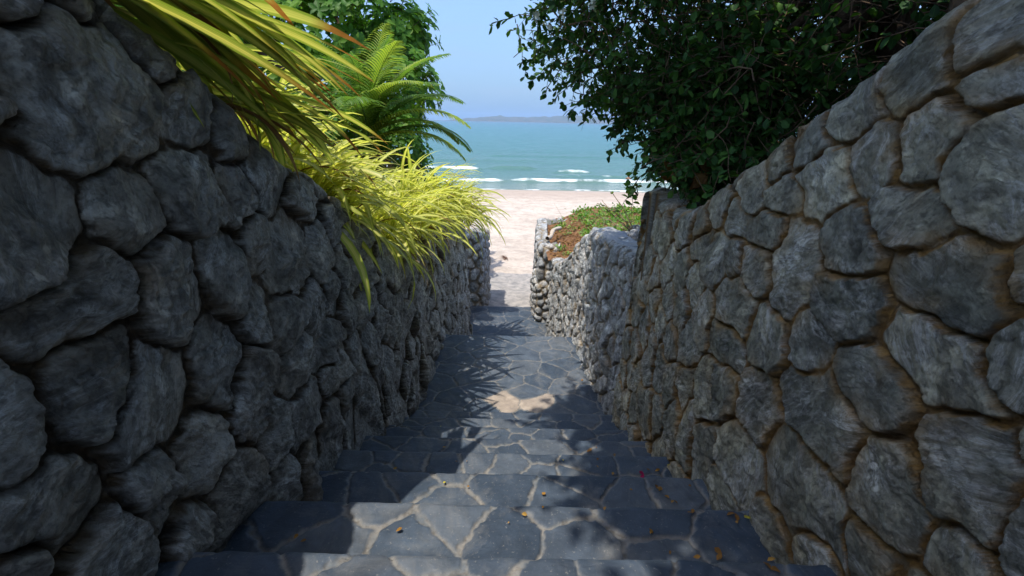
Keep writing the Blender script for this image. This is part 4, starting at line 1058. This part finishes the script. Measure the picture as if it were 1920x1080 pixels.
# --- right overhanging tree
def right_tree():
    r = np.random.default_rng(133); base = np.array([1.95, 2.75, -0.5]); root = empty("overhanging_tree", tuple(base))
    tag(root, "dark small leaved tree overhanging the tall wall on the right", "tree")
    B = Acc(); fork = base + [0.05, 0.1, 1.25]
    tube(B, limb_path(base + [0, 0, -0.3], fork, r, 0, 12), np.linspace(0.13, 0.09, 12), 10); B.build("trunk", MAT_BARK, root)
    B = Acc(); tube(B, limb_path([1.75, 2.0, -0.6], [1.7, 1.9, 2.2], r, 0.0, 12), np.linspace(0.11, 0.08, 12), 10); B.build("trunk", MAT_BARK, root)
    ells = [((0.80, 3.35, 0.62), (0.80, 0.75, 0.62), 480, 0.45), ((0.98, 2.95, 0.17), (0.55, 0.50, 0.30), 240, 0.2), ((1.15, 3.3, 1.35), (1.30, 1.0, 0.70), 420, 0.3), ((0.06, 1.10, 2.45), (0.80, 1.05, 0.36), 1000, 0.0), ((-0.08, 2.10, 2.30), (0.86, 0.80, 0.34), 760, 0.0),
            ((0.27, -0.05, 2.5), (0.74, 0.9, 0.36), 650, 0.0), ((2.3, 2.6, 1.3), (1.25, 1.5, 1.1), 620, 0.45), ((2.6, 1.2, 1.5), (1.2, 1.4, 1.0), 520, 0.45), ((1.75, 3.9, 0.35), (1.1, 0.8, 0.8), 420, 0.3),
            ((3.0, 3.8, 0.7), (1.3, 1.2, 1.4), 480, 0.4), ((1.7, 0.6, 1.65), (1.0, 1.2, 0.6), 420, 0.35), ((1.15, 2.62, 0.22), (0.42, 0.40, 0.36), 220, 0.1), ((1.02, 2.60, -0.10), (0.30, 0.42, 0.22), 300, 0.0), ((1.7, 2.6, 0.3), (0.6, 0.9, 0.5), 220, 0.1), ((3.6, 2.2, 0.6), (0.8, 1.8, 1.5), 420, 0.3), ((0.35, -1.0, 2.6), (0.95, 0.9, 0.4), 300, 0.1), ((1.9, 2.3, 2.75), (1.5, 2.2, 0.45), 900, 0.0)]  # last lump: unseen leaf roof added to darken the crown interior
    for c, rad, n, inn in ells:
        for q in range(2):
            B = Acc(); e = np.array(c) + r.normal(0, 0.3, 3) * np.array(rad)
            tube(B, limb_path(fork if e[1] > 1.6 else np.array([1.7, 1.9, 1.9]), e, r, 0.08, 14), np.linspace(0.045, 0.010, 14), 7); B.build("limb", MAT_BARK, root)
    A = Acc(); Tw = Acc()
    for (c, rad, n, inn) in ells:
        pts, vs = ell_points(r, n, c, rad, inn)
        for p, v in zip(pts, vs):
            lump = 1 + 0.45 * pn(p[0] * 2.1 + 3, p[1] * 2.1 + p[2] * 2.3, 14); p = np.array(c) + (p - np.array(c)) * lump
            L = r.uniform(0.18, 0.42); d = v * 0.9 + r.normal(0, 0.55, 3) + np.array([0, 0, -0.1]); d /= np.linalg.norm(d)
            P = [p - d * L * 0.9]; dd = d.copy()
            for k in range(7):
                P.append(P[-1] + dd * L / 5); dd = dd + r.normal(0, 0.22, 3) + np.array([0, 0, -0.10]); dd /= np.linalg.norm(dd)
            P = np.array(P); tube(Tw, P, np.linspace(0.0036, 0.0012, len(P)), 4)
            nl = r.integers(11, 19); big = 1.4 if c[2] > 2.2 else 1.0  # overhead leaves, out of view, enlarged so less sun comes through
            for j in range(nl):
                q = r.uniform(0.25, 1.0); x = q * (len(P) - 1); i0 = min(int(x), len(P) - 2); pp = P[i0] + (P[i0 + 1] - P[i0]) * (x - i0); tg = P[i0 + 1] - P[i0]; tg /= np.linalg.norm(tg)
                sd = np.cross(tg, r.normal(size=3)); sd /= np.linalg.norm(sd) + 1e-9
                leaf_quad(A, pp, sd * 0.8 + tg * 0.5 + [0, 0, -0.1], np.array([0, 0, 1.0]) + r.normal(0, 0.45, 3), big * r.uniform(0.032, 0.060), big * r.uniform(0.020, 0.036), np.clip(r.normal(0.4, 0.25), 0, 1), r.uniform(0, 0.3))
    A.build("crown", MAT_LEAF_R, root); Tw.build("twigs", MAT_TWIG, root)
    Dt = Acc()
    for i in range(260):   # bare tangled inner twigs
        p = np.array([r.uniform(1.25, 3.2), r.uniform(2.2, 4.2), r.uniform(0.0, 1.1)]); P = [p]; dd = r.normal(0, 1, 3); dd /= np.linalg.norm(dd)
        for k in range(8):
            P.append(P[-1] + dd * 0.09); dd = dd + r.normal(0, 0.3, 3); dd /= np.linalg.norm(dd)
        tube(Dt, P, np.linspace(0.005, 0.002, 9), 4)
    Dt.build("bare_twigs", MAT_TWIG, root)
    # pale blossoms near the left rim
    MB_ = simple_noise_mat("pale_blossom", (0.55, 0.58, 0.42), (0.75, 0.76, 0.66), 30, 0.7, 0.2)
    for px, py, yy in ((1028, 45, 2.75), (1053, 25, 2.75), (1110, 8, 2.7), (1005, 30, 2.8)):
        v = ray(px, py); c = v * (yy / v[1]); Bq = Acc()
        for j in range(12):
            leaf_quad(Bq, c + r.normal(0, 0.006, 3), r.normal(0, 1, 3), r.normal(0, 1, 3), 0.026, 0.016, 0.5, 0.3)
        Bq.build("blossom", MB_, root)


right_tree()

# ------------------------------------------------------------------ small plants right of the path
# leafy creeper sprig at the corner of the tall wall
def sprig(name, base, stems, leafmat, label, cat, seed, L=(0.03, 0.05), rad=0.0025, twigmat=None, nl=9):
    r = np.random.default_rng(seed); root = empty(name, base); tag(root, label, cat); Tw = Acc(); A = Acc()
    for (az, el, ln, dr) in stems:
        P = strap_path(base, az, el, ln, dr, 10, r.normal(0, 0.5)); P[1:] += r.normal(0, ln * 0.012, P[1:].shape); tube(Tw, P, np.linspace(rad, rad * 0.4, len(P)), 5)
        for j in range(nl):
            i0 = r.integers(3, 10); tg = P[i0] - P[i0 - 1]; sd = np.cross(tg, r.normal(size=3)); sd /= np.linalg.norm(sd) + 1e-9
            leaf_quad(A, P[i0], sd + tg * 4, np.array([0, -0.3, 1.0]) + r.normal(0, 0.4, 3), r.uniform(*L), r.uniform(*L) * 0.7, r.uniform(), 0.2)
    Tw.build("stems", twigmat or MAT_TWIG, root); A.build("leaves", leafmat, root); return root


sprig("creeper", (0.73, 2.86, -0.40), [(3.9, 0.3, 0.22, 1.9), (4.2, 0.4, 0.26, 2.0), (2.9, 1.2, 0.13, 0.6), (2.5, 1.4, 0.17, 0.4), (3.3, 1.0, 0.11, 0.9), (2.2, 1.3, 0.16, 0.5), (3.0, 0.9, 0.10, 0.9)], MAT_LEAF_BRIGHT, "bright green round leaved creeper at the corner of the tall wall", "creeper", 201, (0.030, 0.046), nl=8)
tw = sprig("twiggy_weed", (1.12, 4.35, -0.98), [(2.6, 0.95, 0.48, 0.7), (2.9, 0.75, 0.55, 0.5), (2.4, 1.15, 0.5, 0.5), (3.1, 0.6, 0.40, 0.4), (2.2, 0.9, 0.35, 0.4), (2.8, 1.1, 0.42, 0.9), (3.4, 0.8, 0.45, 0.3)], MAT_LEAF_BRIGHT,
           "sparse dry twiggy weed standing against the surf beside the tall wall corner", "weed", 207, (0.026, 0.042), 0.007, MAT_DRYTWIG, nl=6)
# dry grass stalks
dg = empty("dry_grass", (0.95, 7.4, -1.6)); tag(dg, "thin dry grass stalks standing above the low green plants", "grass stalks"); A = Acc(); r = np.random.default_rng(14)
for i in range(26):
    p = np.array([r.uniform(0.75, 1.9), r.uniform(6.6, 7.8), -1.6]); P = strap_path(p, r.uniform(0, 6.3), r.uniform(0.7, 1.4), r.uniform(0.25, 0.55), r.uniform(0.1, 0.7), 7, 0.2); tube(A, P, np.linspace(0.003, 0.0012, len(P)), 4)
A.build("stalks", MAT_DRYTWIG, dg)
# ground cover
A = Acc(); r = np.random.default_rng(15)
for i in range(330):
    x = r.uniform(0.72, 3.0); y = 6.75 + r.uniform(0, 2.6)
    if x < 1.15 and r.uniform() < 0.80: continue
    zb_ = -1.83 + 0.27 * float(sstep(0.75, 1.6, np.array(x))); hgt = r.uniform(0.04, 0.14) * (0.6 if x < 1.0 else 1)
    for j in range(16):
        d = np.array([r.normal(0, 0.8), r.normal(0, 0.8), r.uniform(0.2, 1.0)]); leaf_quad(A, np.array([x, y, zb_]) + d * hgt * r.uniform(0.2, 0.9), d + r.normal(0, 0.4, 3), np.array([0, 0, 1.0]) + r.normal(0, 0.4, 3), r.uniform(0.035, 0.065), r.uniform(0.022, 0.036), r.uniform(), 0.2)
gc = A.build("ground_cover", MAT_LEAF_BRIGHT); tag(gc, kind="stuff")
# litter on the planter soil
A = Acc()
for i in range(900):
    p = np.array([r.uniform(0.55, 1.3), r.uniform(6.55, 8.6), 0.0]); p[2] = -1.81 + 0.27 * float(sstep(0.75, 1.6, np.array(p[0]))); leaf_quad(A, p, np.append(r.normal(0, 1, 2), 0.1), np.array([0, 0, 1.0]) + r.normal(0, 0.4, 3), r.uniform(0.03, 0.06), 0.02, r.uniform(), 0.1)
lt = A.build("leaf_litter", MAT_LEAF_DEAD); tag(lt, kind="stuff")
# small plant alone in the soil
sprig("seedling", (0.72, 7.05, -1.82), [(a, 0.9, 0.12, 0.8) for a in np.linspace(0, 5.5, 7)], MAT_LEAF_BRIGHT, "small green seedling alone on the red brown planter soil", "seedling", 211, (0.03, 0.05), nl=5)
# driftwood edging
A = Acc(); a_ = np.array(px_on_z(1026, 447, -1.68) + (-1.68,)); b_ = np.array(px_on_z(1050, 428, -1.66) + (-1.66,))
dwv = limb_path(a_, b_, np.random.default_rng(2), 0.0, 10); tube(A, dwv, 0.032 + 0.006 * np.sin(np.arange(10) * 1.7), 9)
dw = A.build("driftwood_log", MAT_DRIFT); tag(dw, "pale bleached log lying on the planter soil beside its outer edge", "log")


def boulder(name, c, rad, seed, mat):
    import bmesh
    bm = bmesh.new(); bmesh.ops.create_icosphere(bm, subdivisions=4, radius=1.0); r = np.random.default_rng(seed)
    pl = [(lambda q: q / np.linalg.norm(q))(r.normal(size=3)) for _ in range(9)]; off = r.uniform(0.55, 0.85, 9)
    for v in bm.verts:
        p = np.array(v.co)
        for n_, o_ in zip(pl, off):
            e = p @ n_ - o_
            if e > 0: p = p - n_ * e * 0.92
        p = p * (1 + 0.03 * pn(p[0] * 4 + seed, p[1] * 4 + p[2] * 3, 3)); v.co = p * np.array(rad)
    me = bpy.data.meshes.new(name); bm.to_mesh(me); bm.free()
    for p in me.polygons: p.use_smooth = True
    n = len(me.vertices)
    for k, val in (('joint', 0.0), ('cell', r.uniform()), ('stain', 0.15)):
        at = me.attributes.new(k, 'FLOAT', 'POINT'); at.data.foreach_set("value", np.full(n, val, dtype=np.float32))
    me.materials.append(mat); o = bpy.data.objects.new(name, me); COL.objects.link(o); o.location = c; o.rotation_euler = tuple(r.uniform(-0.5, 0.5, 3)); return o


RUB = [(1172, 441, "smallest"), (1190, 432, "palest"), (1183, 449, "middle"), (1196, 446, "upper"), (1203, 436, "highest"), (1206, 452, "broad"), (1194, 460, "lowest"), (1212, 441, "rightmost")]
for i, (px, py, w_) in enumerate(RUB):
    v = ray(px, py); yy = 4.3 + 0.12 * (i % 3); c = v * (yy / v[1]); s_ = 0.045 + 0.018 * (i % 4)
    o = boulder("rubble_stone", tuple(c), (s_ * 1.2, s_, s_ * 0.8), 400 + i, MAT_WALL_SUN)
    tag(o, "%s grey rubble stone of the loose heap behind the sloping wall top" % w_, "stone", "loose rubble stones behind the low wall")

# curled dead leaves caught on the corner of the tall wall
for i, (px, py, yy, L, lab) in enumerate([(1248, 318, 2.55, 0.085, "curled ochre dead leaf pair caught on the outer corner of the tall wall"), (1312, 322, 2.35, 0.13, "large curled ochre dead leaf on top of the tall wall under the tree")]):
    v = ray(px, py); c = v * (yy / v[1]); A = Acc(); r = np.random.default_rng(40 + i)
    for j in range(7): leaf_quad(A, c + r.normal(0, 0.025, 3), np.array([r.normal(0, 1), -0.3, -0.5]), np.array([0, -1.0, 0.3]) + r.normal(0, 0.3, 3), L * 0.6, L * 0.42, r.uniform(0.2, 0.8), 0.5)
    o = A.build("dead_leaf", MAT_LEAF_DEAD); tag(o, lab, "dead leaf")

# palm leaf lying on the sand, driftwood bits
v = px_on_z(950, 482, -3.32); A = Acc(); r = np.random.default_rng(3)
for j in range(9):
    P = strap_path((v[0] + r.uniform(-0.06, 0.06), v[1] - 0.3 + 0.02 * j, float(sand_z(np.array(v[0]), np.array(v[1]))) + 0.02), 1.9 + r.normal(0, 0.22), 0.10, 0.40, 0.3, 6, 0.2); strap_leaf(A, P, 0.016, 0.5, 1.2, 0.3, 0)
o = A.build("dry_frond", MAT_STRAP_DEAD); tag(o, "small dry frond lying alone on the sand near the end of the ramp", "dry frond")

# ------------------------------------------------------------------ fallen leaves on the steps
M_OCH = leaf_material("ochre_fallen_leaf", (0.22, 0.105, 0.02), (0.32, 0.16, 0.03), (0.36, 0.21, 0.05), 0.7, 0.2, 0.2)
M_BRN = leaf_material("brown_fallen_leaf", (0.14, 0.065, 0.02), (0.22, 0.11, 0.03), (0.30, 0.17, 0.05), 0.75, 0.2, 0.2)
M_YEL = leaf_material("yellow_fallen_leaf", (0.50, 0.40, 0.04), (0.58, 0.46, 0.06), (0.62, 0.50, 0.09), 0.65, 0.25, 0.2)
M_PNK = leaf_material("magenta_petal", (0.30, 0.012, 0.07), (0.38, 0.015, 0.10), (0.42, 0.03, 0.13), 0.6, 0.35, 0.2)
z7 = lambda u, v: (600 + u / 2.25, 600 + v / 2.25)
z8 = lambda u, v: (1100 + u / 2.0, 540 + v / 2.0)
LV = [(z7(525, 545), 'o', 1.0), (z7(318, 637), 'o', 1.0), (z7(525, 695), 'y', 0.8), (z7(625, 712), 'o', .7), (z7(862, 832), 'o', 1.3), (z7(943, 745), 'o', 1.0), (z7(1140, 550), 'b', 1.6), (z7(1165, 545), 'o', 1.1), (z7(1240, 578), 'b', 1.0),
      (z7(1355, 657), 'p', 1.3), (z7(1425, 640), 'o', 1.3), (z7(1430, 722), 'b', 1.3), (z7(1395, 905), 'o', .9), (z7(1170, 628), 'b', .8), (z7(1235, 655), 'b', .8), (z7(1200, 805), 'b', .9), (z7(335, 900), 'o', 1.0),
      (z7(455, 243), 'p', 1.3), (z7(940, 800), 'o', .6), (z7(795, 868), 'o', .6), (z7(1025, 600), 'y', .6), (z7(620, 605), 'o', .6), (z7(575, 605), 'b', .6), (z7(1105, 258), 'o', 1.0), (z7(510, 455), 'y', .7), (z7(595, 408), 'o', .6),
      (z8(105, 632), 'o', .8), (z8(265, 690), 'o', 1.2), (z8(310, 675), 'y', 1.5), (z8(275, 765), 'o', 1.2), (z8(320, 810), 'b', 1.2), (z8(240, 920), 'o', .8), (z8(395, 850), 'b', 1.1), (z8(600, 875), 'y', 1.6), (z8(540, 855), 'b', 1.2),
      (z8(410, 1025), 'o', 1.1), (z8(310, 1005), 'b', .9), (z8(490, 1000), 'b', 1.1), (z8(690, 1030), 'o', .9), (z8(705, 1068), 'b', 1.4), (z8(680, 985), 'b', .9), (z8(385, 750), 'b', .8), (z8(165, 765), 'b', .6), (z8(230, 690), 'b', .8),
      (z8(300, 790), 'o', 1.0), (z8(40, 650), 'b', .7), (z8(560, 890), 'b', .7), ((547, 936), 'y', .9), ((556, 1012), 'o', .9), ((570, 1020), 'b', .9)]
WORD = {'o': ("ochre", M_OCH, "leaf"), 'b': ("brown", M_BRN, "leaf"), 'y': ("yellow", M_YEL, "leaf"), 'p': ("magenta", M_PNK, "petal")}
found = []
for i, ((px, py), c, s_) in enumerate(LV):
    v = ray(px, py); hit = None
    for k, y, z in NOSE + [(8, Y_LAND, Z_LAND)]:
        t = z / v[2]; yy = v[1] * t; lo = y - D if k < 8 else 3.04
        if lo <= yy <= y: hit = (v[0] * t, yy, z + 0.012, k); break
    if hit is None: continue
    found.append((hit, c, s_, i))
ORD = {0: "nearest step", 1: "second nearest step", 2: "third nearest step", 3: "fourth nearest step", 4: "fifth nearest step", 5: "sixth nearest step", 6: "seventh nearest step", 7: "last step before the landing", 8: "landing"}
bykey = {}
for f in found: bykey.setdefault((f[0][3], f[1]), []).append(f)
NTH = ["first", "second", "third", "fourth", "fifth", "sixth", "seventh", "eighth", "ninth", "tenth", "eleventh", "twelfth"]
for (k, c), L in bykey.items():
    L.sort(key=lambda f: f[0][0])
    for n_, (hit, _, s_, i) in enumerate(L):
        r = np.random.default_rng(500 + i); A = Acc(); col, mt, noun = WORD[c]
        a = r.uniform(0, 6.28); d = np.array([cos(a), sin(a), 0.12]); sz = 0.0165 * s_ * r.uniform(0.7, 1.25) * (1 if c != 'p' else 0.9)
        leaf_quad(A, np.array(hit[:3]) - d * sz / 2, d, np.array([r.normal(0, 0.3), r.normal(0, 0.3), 1.0]), sz, sz * r.uniform(0.5, 0.8), r.uniform(), r.uniform(-0.25, 0.5))
        if c in 'bp' and s_ > 1: leaf_quad(A, np.array(hit[:3]) - d * sz / 2, np.array([-d[1], d[0], 0.2]), np.array([0.3, 0.2, 1.0]), sz, sz * 0.6, r.uniform(), 0.4)
        o = A.build("fallen_" + noun, mt, loc=tuple(float(q) for q in hit[:3]))
        where = "on the " + ORD[k]
        lab = ("only %s fallen %s %s" % (col, noun, where)) if len(L) == 1 else ("%s from the left of the %s fallen %ss %s" % (NTH[n_], col, noun, where))
        tag(o, lab, noun, "fallen leaves on the steps" if noun == "leaf" else "fallen petals on the steps")


# ------------------------------------------------------------------ bather sitting in the shallow surf
def bather():
    x, y = px_on_z(1178, 339, SEA_Z); base = Vector((x, y, SEA_Z - 0.36))
    me = bpy.data.meshes.new("person")
    # joints: pelvis, waist, chest, neck base, neck, head, crown, then limbs; seated with knees drawn up, facing the sea
    J = [((0, 0, 0.10), .13), ((0, 0.0, 0.26), .115), ((0, -0.02, 0.46), .125), ((0, -0.01, 0.57), .075), ((0, 0.0, 0.63), .052), ((0, 0.02, 0.72), .080), ((0, 0.025, 0.80), .070),
         ((-0.17, -0.01, 0.53), .055), ((-0.23, 0.10, 0.33), .042), ((-0.12, 0.30, 0.34), .034), ((-0.06, 0.37, 0.35), .030),
         ((0.17, -0.01, 0.53), .055), ((0.23, 0.10, 0.33), .042), ((0.12, 0.30, 0.34), .034), ((0.06, 0.37, 0.35), .030),
         ((-0.10, 0.02, 0.09), .085), ((-0.13, 0.38, 0.34), .058), ((-0.12, 0.62, 0.06), .040), ((-0.12, 0.78, 0.03), .030),
         ((0.10, 0.02, 0.09), .085), ((0.13, 0.38, 0.34), .058), ((0.12, 0.62, 0.06), .040), ((0.12, 0.78, 0.03), .030)]
    Ed = [(0, 1), (1, 2), (2, 3), (3, 4), (4, 5), (5, 6), (3, 7), (7, 8), (8, 9), (9, 10), (3, 11), (11, 12), (12, 13), (13, 14), (0, 15), (15, 16), (16, 17), (17, 18), (0, 19), (19, 20), (20, 21), (21, 22)]
    me.from_pydata([j[0] for j in J], Ed, [])
    o = bpy.data.objects.new("person", me); COL.objects.link(o); o.location = base
    sk = o.modifiers.new("skin", 'SKIN'); lay = me.skin_vertices[0].data if me.skin_vertices else None
    if lay is None:
        bpy.context.view_layer.objects.active = o; bpy.ops.mesh.customdata_skin_add(); lay = me.skin_vertices[0].data
    for v_, j in zip(lay, J): v_.radius = (j[1], j[1])
    lay[0].use_root = True
    ss = o.modifiers.new("smooth", 'SUBSURF'); ss.levels = 2; ss.render_levels = 2
    M = NT("tanned_skin"); me.materials.append(M.done(M.bsdf((0.26, 0.13, 0.075), 0.5, 0.4)))
    tag(o, "tiny bather sitting in the surf seen past the corner of the tall wall", "person")
    import bmesh
    bm = bmesh.new(); bmesh.ops.create_uvsphere(bm, u_segments=20, v_segments=14, radius=0.098)
    for v_ in list(bm.verts):
        if v_.co.z < -0.045 and v_.co.y > -0.02: v_.co *= 0.78
        v_.co.z *= 1.1
    hm = bpy.data.meshes.new("hair"); bm.to_mesh(hm); bm.free()
    for p in hm.polygons: p.use_smooth = True
    Mh = NT("black_hair"); hm.materials.append(Mh.done(Mh.bsdf((0.012, 0.010, 0.009), 0.5, 0.4)))
    h = bpy.data.objects.new("hair", hm); COL.objects.link(h); h.parent = o; h.location = (0, -0.012, 0.775)


bather()
